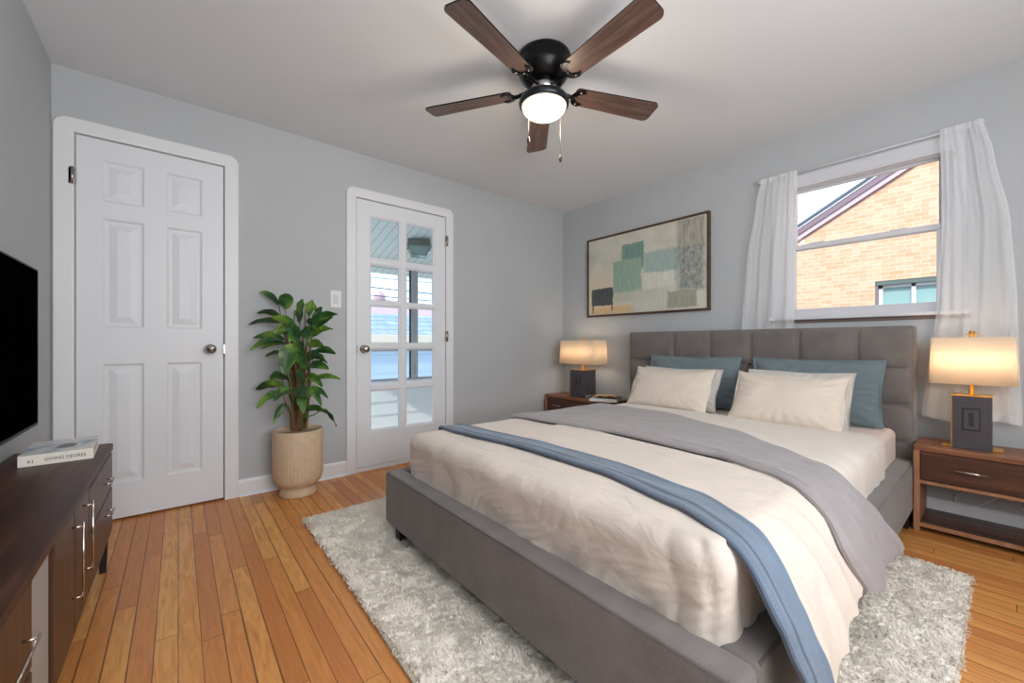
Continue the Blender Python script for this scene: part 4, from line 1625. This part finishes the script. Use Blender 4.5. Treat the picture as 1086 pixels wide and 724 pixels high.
def curtain(name, label, inner, outer, zb, folds, seed):
    """inner/outer: tables of y against drop 0..1"""
    t = thing(name, label, 'curtain', (RODX, (inner[0][1] + outer[0][1]) / 2, zb), group='sheer curtains')
    b = MB()
    z_top = RODZ + 0.016
    def P(u, v):
        yi, yo = interp(inner, v), interp(outer, v)
        bunch = 0.011 * math.sin(u * folds * 2 * math.pi + seed + 1.4 * nz(v * 1.5, seed)) * min(1, 0.5 + v) \
            + 0.003 * math.sin(u * folds * 4.1 * math.pi + seed * 2 + v * 3)
        w = u + 0.05 * math.sin(u * 9 + v * 4 + seed) * u * (1 - u) * 4 * 0.6
        y = yi + (yo - yi) * w
        z = z_top + (zb - z_top) * v + 0.012 * math.sin(u * 7 + seed) * v
        x = RODX - 0.008 + bunch * (0.5 if v < 0.03 else 1) * (0.8) + 0.006 * nz(u * 5, v * 6, seed)
        x = min(max(x, RX - 0.10), RX - 0.012)
        return Vector((x, y, z))
    b.grid(P, 150, 60, M['sheer'])
    o = b.build('sheer_panel', t, recalc=False)
    # hems: heading round the rod and the turned bottom
    b = MB()
    b.grid(lambda u, v: P(u, 0.0) + Vector((-0.004, 0, -0.034 * v)), 150, 3, M['sheer'])
    b.grid(lambda u, v: P(u, 1.0) + Vector((-0.003, 0, 0.045 * v)), 150, 3, M['sheer'])
    b.grid(lambda u, v: P(0.985 + 0.015 * u, v) + Vector((-0.003, 0, 0)), 2, 60, M['sheer'])
    b.build('hem', t, recalc=False)
    return t


curtain('curtain', 'sheer white curtain on the left side of the window, behind the headboard', [(0, 0.885), (0.5, 0.90), (1, 0.915)],
        [(0, 1.10), (0.10, 1.13), (0.35, 1.19), (0.65, 1.225), (1, 1.245)], 0.56, 3.6, 1.0)
curtain('curtain', 'sheer white curtain on the right side of the window, behind the lamp', [(0, 0.225), (0.3, 0.215), (0.6, 0.235), (1, 0.295)],
        [(0, 0.07), (0.12, 0.035), (0.35, -0.02), (0.6, -0.04), (1, -0.055)], 0.56, 3.7, 2.3)

# ------------------------------------------------------------------ ceiling fan
fc = FW * 2.03 + RT * 0.160
fan = thing('ceiling_fan', 'five-blade ceiling fan with dark wood blades and a lit frosted bowl', 'ceiling fan', (fc.x, fc.y, H))
T0 = Matrix.Translation((fc.x, fc.y, 0))
b = MB()
b.lathe([(0.0, 2.400), (0.128, 2.400), (0.134, 2.393), (0.136, 2.372), (0.130, 2.352), (0.135, 2.346), (0.130, 2.322), (0.112, 2.292), (0.094, 2.272), (0.080, 2.262), (0.0, 2.262)][::-1], M['black'], 56, T=T0)
b.build('motor_housing', fan)
b = MB()
b.lathe([(0.0, 2.264), (0.060, 2.264), (0.066, 2.250), (0.062, 2.222), (0.050, 2.212), (0, 2.212)][::-1], M['nickel'], 40, T=T0)
b.build('flywheel', fan)
b = MB()
b.lathe([(0.0, 2.214), (0.066, 2.214), (0.094, 2.206), (0.118, 2.190), (0.126, 2.172), (0.123, 2.158), (0.116, 2.154), (0.0, 2.154)][::-1], M['bronze'], 56, T=T0)
b.build('light_ring', fan)
b = MB()
b.lathe([(0.0, 2.096)] + [(0.112 * math.sin(R(a)), 2.156 - 0.060 * math.cos(R(a))) for a in range(10, 91, 8)] + [(0.0, 2.164)], M['bowl'], 48, T=T0)
b.build('glass_bowl', fan)
BLZ = 2.238
A0 = math.atan2(FW.y, FW.x)
for k in range(5):
    a = A0 + R(72 * k)
    T = Matrix.Translation((fc.x, fc.y, BLZ)) @ Matrix.Rotation(a, 4, 'Z') @ Matrix.Rotation(R(-11), 4, 'X')
    r0, r1 = 0.165, 0.645
    poly = []
    w0, w1 = 0.052, 0.066
    cr_ = 0.030
    poly += [(r0, -w0 + 0.012), (r0 + 0.012, -w0)]
    for q in range(7):
        t_ = R(-90 + 15 * q)
        poly.append((r1 - cr_ + cr_ * math.cos(t_), -w1 + cr_ + cr_ * math.sin(t_)))
    for q in range(7):
        t_ = R(0 + 15 * q)
        poly.append((r1 - cr_ + cr_ * math.cos(t_), w1 - cr_ + cr_ * math.sin(t_)))
    poly += [(r0 + 0.012, w0), (r0, w0 - 0.012)]
    b = MB()
    b.prism(poly, -0.0035, 0.0035, M['black'], axis='Z')
    bl = MB()
    n_ = len(poly)
    # dark edge with wooden faces
    bl.add([(x, y, -0.0035) for x, y in poly] + [(x, y, 0.0035) for x, y in poly], [tuple(range(n_))[::-1], tuple(range(n_, 2 * n_))], M['blade'])
    bl.add([(x, y, -0.0035) for x, y in poly] + [(x, y, 0.0035) for x, y in poly], [(i, (i + 1) % n_, (i + 1) % n_ + n_, i + n_) for i in range(n_)], M['black'])
    o = bl.build('blade', fan, world=False)
    o.matrix_local = Matrix.Translation((0, 0, BLZ - H)) @ Matrix.Rotation(a, 4, 'Z') @ Matrix.Rotation(R(-11), 4, 'X')
    # blade iron: arm and crescent plate
    b = MB()
    b.tube([(0.058, 0.0, 0.004), (0.10, 0.0, 0.000), (0.14, 0.0, -0.008), (0.168, 0, -0.008)], 0.010, M['black'], 10)
    pts = []
    for q in range(13):
        t_ = R(90 + 180 * q / 12)
        pts.append((0.205 + 0.055 * math.cos(t_), 0.052 * math.sin(t_)))
    inn = []
    for q in range(13):
        t_ = R(90 + 180 * q / 12)
        inn.append((0.222 + 0.048 * math.cos(t_), 0.034 * math.sin(t_)))
    poly2 = pts + inn[::-1]
    b.prism(poly2, -0.010, -0.0036, M['black'], axis='Z')
    for (sx, sy) in ((0.172, 0.0), (0.19, 0.036), (0.19, -0.036)):
        b.lathe([(0, -0.013), (0.005, -0.012), (0.006, -0.0095), (0, -0.0095)], M['nickel'], 10, c=(sx, sy, 0))
    ir = b.build('blade_iron', o, world=False)
for (dx_, dz_) in ((-0.080, 1.955), (0.085, 1.90)):
    p = fc + RT * dx_ - FW * (0.055 if dx_ < 0 else -0.02)
    b = MB()
    b.tube([(p.x, p.y, 2.19), (p.x, p.y, dz_ + 0.02)], 0.0014, M['chain'], 6)
    c_ = b.build('pull_chain', fan)
    b = MB()
    b.lathe([(0, 0.026), (0.003, 0.022), (0.0075, 0.006), (0.006, -0.010), (0.0, -0.018)][::-1], M['fob'], 14, c=(p.x, p.y, dz_))
    b.build('chain_fob', c_)
fl = light('fan_light', 'POINT', (fc.x, fc.y, 2.06), FANL, (1, 0.86, 0.68), soft=0.08)

# ------------------------------------------------------------------ left wall: television and console
tv = thing('television', 'flat black television on the left wall above the console', 'television', (LX, 1.98, 0.635))
TX = LX + 0.05
b = MB()
b.box((LX + 0.012, 1.416, 0.634), (TX - 0.002, 2.546, 1.274), M['tvframe'], 0.004)
b.build('housing', tv)
b = MB()
b.box((TX - 0.004, 1.424, 0.646), (TX, 2.538, 1.268), M['screen'])
b.build('screen', tv)
b = MB()
for lo, hi in (((TX - 0.003, 1.416, 0.634), (TX + 0.002, 2.546, 0.645)), ((TX - 0.003, 1.416, 1.268), (TX + 0.002, 2.546, 1.274)),
               ((TX - 0.003, 1.416, 0.645), (TX + 0.002, 1.423, 1.268)), ((TX - 0.003, 2.539, 0.645), (TX + 0.002, 2.546, 1.268))):
    b.box(lo, hi, M['tvframe'], 0.001)
b.build('bezel', tv)
MB().box((LX, 1.75, 0.80), (LX + 0.014, 2.2, 1.1), M['tvframe']).build('wall_mount', tv)

con = thing('media_console', 'dark walnut media console with drawers and doors along the left wall', 'console', (LX + 0.145, 1.42, 0))
CX0, CX1, CYN, CYF, CZT, CZB = LX + 0.005, -0.216, 0.36, 2.465, 0.538, 0.165
b = MB()
rr = 0.03
poly = [(CX0, CYN), (CX1, CYN), (CX1, CYF - rr)] + [(CX1 - rr + rr * math.cos(R(a)), CYF - rr + rr * math.sin(R(a))) for a in range(15, 91, 15)] + [(CX0, CYF)]
b.prism(poly, CZT - 0.022, CZT, M['walnut'], axis='Z')
b.build('top', con)
b = MB()
b.box((CX0, CYN + 0.01, CZB), (CX1 - 0.02, 1.21, CZT - 0.022), M['walnut'])
b.box((CX0, 1.385, CZB), (CX1 - 0.02, CYF - 0.012, CZT - 0.022), M['walnut'])
b.box((CX0, 1.21, CZB), (CX1 - 0.06, 1.385, CZT - 0.022), M['walnut'])
b.build('carcass', con)
def front(name, y0, y1, z0, z1, m='walnut_front', x=CX1 - 0.004):
    return MB().box((x - 0.016, y0, z0), (x, y1, z1), M[m], 0.002).build(name, con)
def bar(parent, p0, p1, x0, n='handle', ext=0.0):
    b = MB()
    p0, p1 = Vector(p0), Vector(p1)
    b.tube([p0, p1], 0.0026, M['chrome'], 8)
    d = (p1 - p0).normalized()
    for p in (p0 + d * 0.012, p1 - d * 0.012):
        b.tube([p, Vector((x0, p.y, p.z))], 0.0024, M['chrome'], 8)
    return b.build(n, parent)
d = front('drawer', 1.865, CYF - 0.014, 0.362, 0.500)
bar(d, (CX1 + 0.016, 2.20, 0.425), (CX1 + 0.016, 2.30, 0.425), CX1 - 0.006)
d = front('drawer', 1.865, CYF - 0.014, CZB + 0.004, 0.352)
bar(d, (CX1 + 0.016, 2.20, 0.300), (CX1 + 0.016, 2.30, 0.300), CX1 - 0.006)
d = front('door', 1.628, 1.857, CZB + 0.004, 0.508)
bar(d, (CX1 + 0.018, 1.745, 0.285), (CX1 + 0.018, 1.745, 0.498), CX1 - 0.006)
d = front('door', 1.392, 1.620, CZB + 0.004, 0.508)
bar(d, (CX1 + 0.018, 1.585, 0.275), (CX1 + 0.018, 1.585, 0.488), CX1 - 0.006)
tag(front('panel', 1.212, 1.384, CZB, 0.514, 'greypanel', CX1 - 0.012), 'pale grey end panel between the cabinet units')
for y0, y1 in ((0.80, 1.205), (0.375, 0.79)):
    for (z0, z1) in ((0.340, 0.508), (CZB + 0.004, 0.332)):
        d = front('drawer', y0, y1, z0, z1)
        zc = (z0 + z1) / 2
        bar(d, (CX1 + 0.016, (y0 + y1) / 2 - 0.02, zc), (CX1 + 0.016, (y0 + y1) / 2 + 0.15, zc), CX1 - 0.006)
for x in (CX1 - 0.03, CX0 + 0.03):
    for y in (CYF - 0.035, 1.45, CYN + 0.06):
        b = MB()
        b.prism([(-0.010, 0.0), (0.010, 0.0), (0.016, CZB + 0.002), (-0.016, CZB + 0.002)], -0.014, 0.014, M['leg'], T=Matrix.Translation((x, y, 0)))
        b.build('leg', con)

# thick paperback-style book on the console
bk = thing('book', 'thick pale book with a blue-grey cover lying on the console', 'book', (-0.345, 2.31, CZT), R(3))
sx, sy, sz = 0.092, 0.135, 0.040
b = MB()
b.box((-sx, -sy, sz - 0.002), (sx, sy, sz), M['cover'], 0.0008)
b.box((-sx, -sy, 0.0), (sx, sy, 0.002), M['paper'], 0.0008)
b.box((-sx, -sy, 0.0), (sx, -sy + 0.002, sz), M['paper'], 0.0008)
b.build('cover', bk, world=False)
MB().box((-sx + 0.003, -sy + 0.002, 0.002), (sx - 0.003, sy - 0.003, sz - 0.002), M['paper']).build('pages', bk, world=False)


def text_mesh(name, txt, size, m, parent, loc, rot, sx_=1.0):
    cu = bpy.data.curves.new(name, 'FONT')
    cu.body = txt
    cu.size = size
    cu.extrude = 0.0003
    o = bpy.data.objects.new(name, cu)
    col.objects.link(o)
    bpy.context.view_layer.update()
    dg = bpy.context.evaluated_depsgraph_get()
    me_ = bpy.data.meshes.new_from_object(o.evaluated_get(dg))
    bpy.data.objects.remove(o)
    me_.materials.clear()
    me_.materials.append(m)
    q = bpy.data.objects.new(name, me_)
    q.parent = parent
    q.location = loc
    q.rotation_euler = rot
    q.scale = (sx_, 1, 1)
    col.objects.link(q)
    return q


text_mesh('spine_lettering', 'GIVING DEGREE', 0.0155, M['ink'], bk, (-0.030, -sy - 0.0004, 0.014), (R(90), 0, 0), 0.92)
text_mesh('spine_mark', 'KI', 0.016, M['ink'], bk, (-sx + 0.022, -sy - 0.0004, 0.011), (R(90), 0, 0), 1.0)

# ------------------------------------------------------------------ light switch
sw = thing('light_switch', 'white rocker light switch beside the glazed door', 'switch', (0.884, BY, 1.29))
MB().box((0.847, BY - 0.006, 1.229), (0.921, BY, 1.353), M['plug'], 0.003).build('plate', sw)
MB().box((0.866, BY - 0.010, 1.258), (0.902, BY - 0.005, 1.324), M['vinyl'], 0.002).build('rocker', sw)

# ------------------------------------------------------------------ potted plant
PC = Vector((0.600, 2.905, 0))
pl = thing('potted_plant', 'leafy green plant in a ribbed cream pot between the doors', 'plant', PC)
b = MB()
n = 144
prof = [(0.0, 0.0), (0.104, 0.0), (0.108, 0.008), (0.106, 0.022), (0.098, 0.046), (0.098, 0.056), (0.112, 0.068), (0.135, 0.092), (0.145, 0.125), (0.149, 0.17), (0.149, 0.395), (0.148, 0.412)]
vs, fs = [], []
for j, (r, z) in enumerate(prof):
    for i in range(n):
        a = 2 * math.pi * i / n
        rb_ = 0.022 * abs(math.sin(a * 24)) if 0.07 < z < 0.38 else 0
        rr_ = r * (1 - 0.022 + rb_) if 0.07 < z < 0.38 else r
        vs.append((PC.x + rr_ * math.cos(a), PC.y + rr_ * math.sin(a), z))
for j in range(len(prof) - 1):
    for i in range(n):
        k = (i + 1) % n
        fs.append((j * n + i, j * n + k, (j + 1) * n + k, (j + 1) * n + i))
b.add(vs, fs, M['pot'], True)
b.lathe([(0.148, 0.409), (0.146, 0.417), (0.138, 0.419), (0.136, 0.410), (0.137, 0.36), (0.0, 0.36)], M['pot'], 64, c=(PC.x, PC.y, 0))
b.build('pot', pl)
MB().lathe([(0.137, 0.365), (0.137, 0.384), (0.08, 0.390), (0.0, 0.392)], M['soil'], 40, c=(PC.x, PC.y, 0)).build('soil', pl)
DP = FW.x * PC.x + FW.y * PC.y


def safe_depth(px, want):
    d = FW + RT * ((px - 543) / FPX)
    return min(want, 3.045 / d.y)


# leaves: (base x, y, tip x, y) in photo pixels, half width (m), depth offsets of base and tip
leaves = [
    (296, 323, 276, 309, .020, 0, .04), (303, 328, 304, 311, .040, -.05, -.08), (318, 342, 321, 317, .034, -.03, -.02), (328, 335, 331, 318, .026, .02, .05),
    (332, 345, 341, 325, .022, .0, .0), (300, 338, 272, 332, .020, -.02, -.10), (304, 344, 263, 344, .018, 0, .0), (318, 358, 288, 336, .034, -.12, -.16),
    (330, 346, 358, 333, .026, -.02, -.03), (332, 352, 353, 336, .020, .04, .05), (331, 357, 353, 349, .020, -.05, -.06), (302, 360, 269, 358, .022, -.03, -.04),
    (300, 362, 265, 371, .022, -.06, -.12), (303, 364, 277, 370, .016, .02, .02), (300, 373, 281, 378, .012, .04, .08), (312, 365, 300, 396, .052, -.12, -.20),
    (320, 350, 330, 360, .034, -.10, -.16), (334, 372, 356, 375, .022, -.03, -.04), (330, 378, 347, 385, .024, -.08, -.12), (328, 388, 349, 391, .026, -.06, -.10),
    (330, 404, 361, 402, .018, .0, -.04), (302, 408, 271, 413, .030, -.04, -.08), (300, 416, 272, 433, .026, -.08, -.14), (308, 412, 290, 425, .030, -.14, -.20),
    (310, 416, 330, 420, .036, -.14, -.20), (326, 411, 341, 430, .022, -.10, -.16), (328, 410, 348, 422, .018, -.03, -.05), (303, 428, 290, 449, .020, -.06, -.12),
    (318, 420, 322, 438, .026, -.12, -.16), (324, 434, 346, 437, .022, -.08, -.10), (340, 434, 357, 452, .018, -.09, -.13), (309, 350, 318, 368, .030, -.12, -.17),
    (322, 356, 340, 350, .026, -.08, -.12), (298, 395, 286, 403, .022, .0, -.02), (313, 375, 326, 392, .030, -.13, -.17), (312, 330, 318, 345, .028, -.05, -.1),
    (306, 335, 296, 350, .026, -.08, -.13), (325, 340, 337, 352, .026, -.04, -.08), (306, 352, 290, 352, .026, -.06, -.1), (316, 346, 306, 362, .03, -.1, -.15),
    (326, 366, 343, 366, .026, -.06, -.1), (310, 384, 296, 388, .026, -.04, -.08), (322, 384, 338, 372, .026, -.02, -.04), (318, 362, 324, 380, .028, -.12, -.16),
    (306, 402, 286, 400, .026, .0, -.02), (324, 398, 342, 410, .024, .0, -.04), (316, 392, 322, 408, .024, -.12, -.15), (324, 322, 338, 332, .02, .04, .04),
]
stem_top = []
fol = MB()
for (bx, by_, tx, ty, hw, do, dt) in leaves:
    B_ = view_pt(bx, by_, safe_depth(bx, DP + do))
    Tp = view_pt(tx, ty, safe_depth(tx, DP + dt))
    if random.random() < .5:
        pass
    ax = Tp - B_
    L_ = ax.length
    d = ax.normalized()
    side = d.cross(Vector((0, 0, 1)))
    toward = -FW
    side = (d.cross(toward)).normalized()
    # lay each blade partly flat so that it is neither edge-on nor facing
    nrm = side.cross(d).normalized()
    tw = random.uniform(-0.7, 0.7)
    side = (side * math.cos(tw) + nrm * math.sin(tw)).normalized()
    nrm = side.cross(d).normalized()
    if nrm.z < 0:
        nrm = -nrm
    arch = L_ * random.uniform(0.10, 0.18)
    nl, nw = 12, 6
    def LP(u, v, up=0.0):
        c = (v - 0.5) * 2
        wdt = hw * 1.22 * (math.sin(math.pi * min(1, u * 0.96 + 0.02)) ** 0.62) * (1 - 0.30 * u)
        p = B_ + d * (L_ * u) + Vector((0, 0, 1)) * arch * math.sin(math.pi * u) + side * (c * wdt)
        p = p + nrm * (abs(c) * wdt * 0.28 + 0.004 * math.sin(u * 15 + c * 2) * abs(c) + up)
        if p.y > 3.075:
            p.y = 3.075
        return p
    fol.grid(lambda u, v: LP(u, v), nl, nw, M['leaf'])
    fol.tube([LP(u / 8, 0.5, 0.0008) for u in range(9)], 0.0016, M['leaf'], 5, taper=0.4)
    stem_top.append(B_)
fol.build('foliage', pl, recalc=False)
st = MB()
for i, p in enumerate(stem_top):
    a = i * 2.4
    r = 0.055 * ((i * 0.618) % 1) ** 0.5
    q = Vector((PC.x + r * math.cos(a), PC.y + r * math.sin(a) * 0.8 - 0.01, 0.385))
    mid = Vector((q.x + (p.x - q.x) * 0.25, q.y + (p.y - q.y) * 0.25, q.z + (p.z - q.z) * 0.55))
    mid2 = q.lerp(p, 0.8)
    mid2.z += 0.0
    st.tube(catmull([q, mid, mid2, p], 4), 0.0062, M['cane'] if i % 3 else M['leaf'], 6, taper=0.35)
for i in range(9):
    a = i * 2.1
    q = Vector((PC.x + 0.045 * math.cos(a), PC.y + 0.035 * math.sin(a), 0.385))
    p = Vector((PC.x + 0.055 * math.cos(a) + 0.015, PC.y + 0.04 * math.sin(a), 0.85 + 0.05 * (i % 3)))
    st.tube(catmull([q, q.lerp(p, .5) + Vector((0.005, 0, 0)), p], 4), 0.0085, M['cane'], 7, taper=0.5)
st.build('stems', pl, recalc=False)

# ------------------------------------------------------------------ outside: porch beyond the glazed door
PY = 4.70
structure(MB().box((-0.9, BY + TH, -0.12), (4.6, PY + 0.1, -0.03), M['deck']).build('floor_porch', origin=(0, 0, 0)))
b = MB()
vs = [(-0.6, BY + TH, 2.372), (4.6, BY + TH, 2.372), (4.6, PY + 0.35, 1.86), (-0.6, PY + 0.35, 1.86)]
b.add(vs + [(x, y, z + 0.08) for x, y, z in vs], [(0, 3, 2, 1), (4, 5, 6, 7), (0, 1, 5, 4), (1, 2, 6, 5), (2, 3, 7, 6), (3, 0, 4, 7)], M['bead'])
structure(b.build('ceiling_porch', origin=(0, 0, 0)))
pk = thing('wall_porch', None, None, (1.9, PY, 0), kind='structure')
b = MB()
for i in range(4):
    z0 = -0.03 + i * 0.155
    z1 = min(z0 + 0.155, 0.49)
    b.add([(-0.3, PY - 0.016, z0), (4.6, PY - 0.016, z0), (4.6, PY - 0.002, z1), (-0.3, PY - 0.002, z1), (-0.3, PY + 0.08, z0), (4.6, PY + 0.08, z0), (4.6, PY + 0.08, z1), (-0.3, PY + 0.08, z1)],
          [(0, 1, 2, 3), (7, 6, 5, 4), (0, 4, 5, 1), (2, 6, 7, 3)], M['clapplain'] if 'clapplain' in M else M['white_out'])
b.box((-0.3, PY - 0.03, 0.485), (4.6, PY + 0.1, 0.52), M['white_out'], 0.004)
b.build('clapboards', pk)
b = MB()
for x in (0.30, 2.245, 4.15):
    b.box((x, PY - 0.01, 0.52), (x + 0.085, PY + 0.06, 1.90), M['porchmetal'], 0.003)
    b.box((x - 0.018, PY + 0.01, 0.52), (x, PY + 0.03, 1.90), M['porchdark'])
b.box((-0.3, PY - 0.01, 1.88), (4.6, PY + 0.08, 1.965), M['porchmetal'])
b.box((-0.3, PY + 0.005, 0.875), (4.6, PY + 0.045, 0.922), M['porchmetal'])
b.box((-0.3, PY + 0.005, 0.52), (4.6, PY + 0.045, 0.545), M['porchmetal'])
b.build('screen_frame', pk)
b = MB()
b.tube([(2.285, PY - 0.012, 0.60), (2.285, PY - 0.03, 0.62), (2.285, PY - 0.03, 0.68), (2.285, PY - 0.012, 0.70)], 0.006, M['nickel'], 8)
b.build('latch', pk)

# porch lantern
lc = Vector((2.09, 4.19, 0))
lz = 2.372 - (4.19 - 3.22) * (2.372 - 1.86) / (PY + 0.35 - 3.22)
lan = thing('porch_lantern', 'square glass lantern on the porch ceiling seen through the door', 'lantern', (lc.x, lc.y, lz))
b = MB()
TT = Matrix.Translation((lc.x, lc.y, lz)) @ Matrix.Rotation(R(-24), 4, 'Z')
b.box((-0.12, -0.12, -0.045), (0.12, 0.12, 0.015), M['lantern_metal'], 0.004, T=TT)
b.box((-0.14, -0.14, -0.058), (0.14, 0.14, -0.045), M['lantern_metal'], 0.003, T=TT)
b.build('canopy', lan)
b = MB()
top, bot = 0.115, 0.075
vs = [(sx_ * top, sy_ * top, -0.058) for sx_, sy_ in ((-1, -1), (1, -1), (1, 1), (-1, 1))] + [(sx_ * bot, sy_ * bot, -0.15) for sx_, sy_ in ((-1, -1), (1, -1), (1, 1), (-1, 1))]
b.add(vs, [(0, 1, 5, 4), (1, 2, 6, 5), (2, 3, 7, 6), (3, 0, 4, 7), (4, 5, 6, 7)], M['lantern_glass'], T=TT)
b.build('glass_shade', lan)
b = MB()
for i in range(4):
    b.tube([TT @ Vector(vs[i]), TT @ Vector(vs[i + 4])], 0.004, M['lantern_metal'], 6)
    b.tube([TT @ Vector(vs[4 + i]), TT @ Vector(vs[4 + (i + 1) % 4])], 0.004, M['lantern_metal'], 6)
b.build('shade_frame', lan)

structure(MB().box((-30, -30, -0.9), (45, 60, -0.8), M['ground']).build('floor_outside', origin=(0, 0, 0)))

# neighbouring houses seen over the porch sill
nh = thing('neighbour_house', 'pale blue house with grey shingle roof beyond the porch', 'house', (6, 12, -0.8))
MB().box((-2, 12, -0.8), (16, 17, 1.02), M['bluesiding']).build('wall', nh)
MB().box((-2.3, 11.75, 0.99), (16.3, 12.02, 1.235), M['creamgutter'], 0.02).build('gutter', nh)
b = MB()
vs = [(-2.3, 11.8, 1.235), (16.3, 11.8, 1.235), (16.3, 14.5, 2.05), (-2.3, 14.5, 2.05), (16.3, 17.2, 1.235), (-2.3, 17.2, 1.235)]
b.add(vs, [(0, 1, 2, 3), (3, 2, 4, 5), (0, 3, 5), (1, 4, 2)], M['roofblue'])
b.build('roof', nh)
nh2 = thing('neighbour_house', 'house with faded pink hipped roof and small cupola far behind', 'house', (9, 21, -0.8))
MB().box((3.0, 20, -0.8), (13.2, 24, 2.2), M['bluesiding']).build('wall', nh2)
b = MB()
vs = [(2.8, 19.8, 2.2), (13.0, 19.8, 2.2), (13.0, 24.2, 2.2), (2.8, 24.2, 2.2), (5.0, 22, 3.42), (10.8, 22, 3.42)]
b.add(vs, [(0, 1, 5, 4), (1, 2, 5), (2, 3, 4, 5), (3, 0, 4)], M['roofpink'])
b.build('roof', nh2)
b = MB()
b.lathe([(0.30, 0.0), (0.30, 0.30), (0.22, 0.42), (0.0, 0.62)], M['roofpink'], 12, c=(8.62, 22, 3.30))
b.build('cupola', nh2)
# overhead cables
for i, (za, zb) in enumerate(((3.0, 3.12), (2.78, 2.86), (2.62, 2.72), (2.42, 2.46), (2.20, 2.19), (2.02, 2.01))):
    b = MB()
    pts = [(x, 9.0, za + (zb - za) * (x - 3.3) / 1.6 + 0.012 * ((x - 6) ** 2) * 0.3) for x in np.linspace(-4, 14, 24)]
    b.tube(pts, (0.006, 0.005, 0.006, 0.007, 0.011, 0.010)[i], M['wire'], 6)
    tag(b.build('overhead_cable'), 'thin dark overhead cable crossing the sky beyond the porch', 'cable', 'overhead cables')

# ------------------------------------------------------------------ outside: brick house beyond the window
bh = thing('brick_house', 'buff brick gable house with mauve eaves outside the window', 'house', (8, 0, -0.8))
# rake line through (y, z): (2.247, 2.64) and (0.827, 3.455)
sl = (3.455 - 2.642) / (0.827 - 2.247)
def rake(y, dz=0.0):
    return 2.642 + sl * (y - 2.247) + dz
RIDGE = -2.2
b = MB()
ny0, ny1, nz0, nz1 = 0.40, 1.225, 1.45, 1.89      # neighbour's window opening
yl, yr = 5.2, 2 * RIDGE - 5.2
def wallpoly(pts):
    b.prism(pts, 8.0, 8.25, M['brick'], axis='X')
wallpoly([(yl, -0.8), (yl, rake(yl)), (ny1, rake(ny1)), (ny1, -0.8)])
wallpoly([(ny1, -0.8), (ny1, nz0), (ny0, nz0), (ny0, -0.8)])
wallpoly([(ny1, nz1), (ny1, rake(ny1)), (ny0, rake(ny0)), (ny0, nz1)])
wallpoly([(ny0, -0.8), (ny0, rake(ny0)), (RIDGE, rake(RIDGE)), (yr, rake(yl)), (yr, -0.8)])
b.build('brick_wall', bh)
def rakeband(name, z0, z1, x0, x1, m):
    b = MB()
    ya, yb = yl + 0.4, RIDGE
    b.prism([(ya, rake(ya, z0)), (yb, rake(yb, z0)), (yb, rake(yb, z1)), (ya, rake(ya, z1))], x0, x1, M[m], axis='X')
    yc = 2 * RIDGE - ya
    b.prism([(yc, rake(ya, z0)), (yb, rake(yb, z0)), (yb, rake(yb, z1)), (yc, rake(ya, z1))], x0, x1, M[m], axis='X')
    b.build(name, bh)
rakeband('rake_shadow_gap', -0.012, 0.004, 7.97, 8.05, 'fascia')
rakeband('rake_board', 0.0, 0.075, 7.935, 8.05, 'fascia_light')
rakeband('verge_board', 0.072, 0.165, 7.90, 8.05, 'fascia')
rakeband('white_drip', 0.162, 0.182, 7.885, 8.05, 'white_out')
rakeband('roof_edge', 0.180, 0.235, 7.88, 14.0, 'fascia_dark')
nwn = MB()
nwn.box((8.09, ny0, nz0), (8.13, ny1, nz0 + 0.03), M['white_out'])
nwn.box((8.09, ny0, nz1 - 0.10), (8.13, ny1, nz1 - 0.06), M['white_out'])
for y in (ny0, 0.80, ny1 - 0.075):
    nwn.box((8.09, y, nz0), (8.13, y + 0.045, nz1 - 0.06), M['white_out'])
wf = nwn.build('window_frame', bh)
MB().box((8.14, ny0, nz0), (8.16, ny1, nz1), M['win_dark']).build('window_pane', wf)
MB().box((8.01, ny0 - 0.0, nz1 - 0.06), (8.12, ny1, nz1), M['green_lintel']).build('lintel', bh)
MB().box((8.02, ny1 - 0.03, nz0), (8.12, ny1, nz1), M['fascia']).build('reveal', bh)
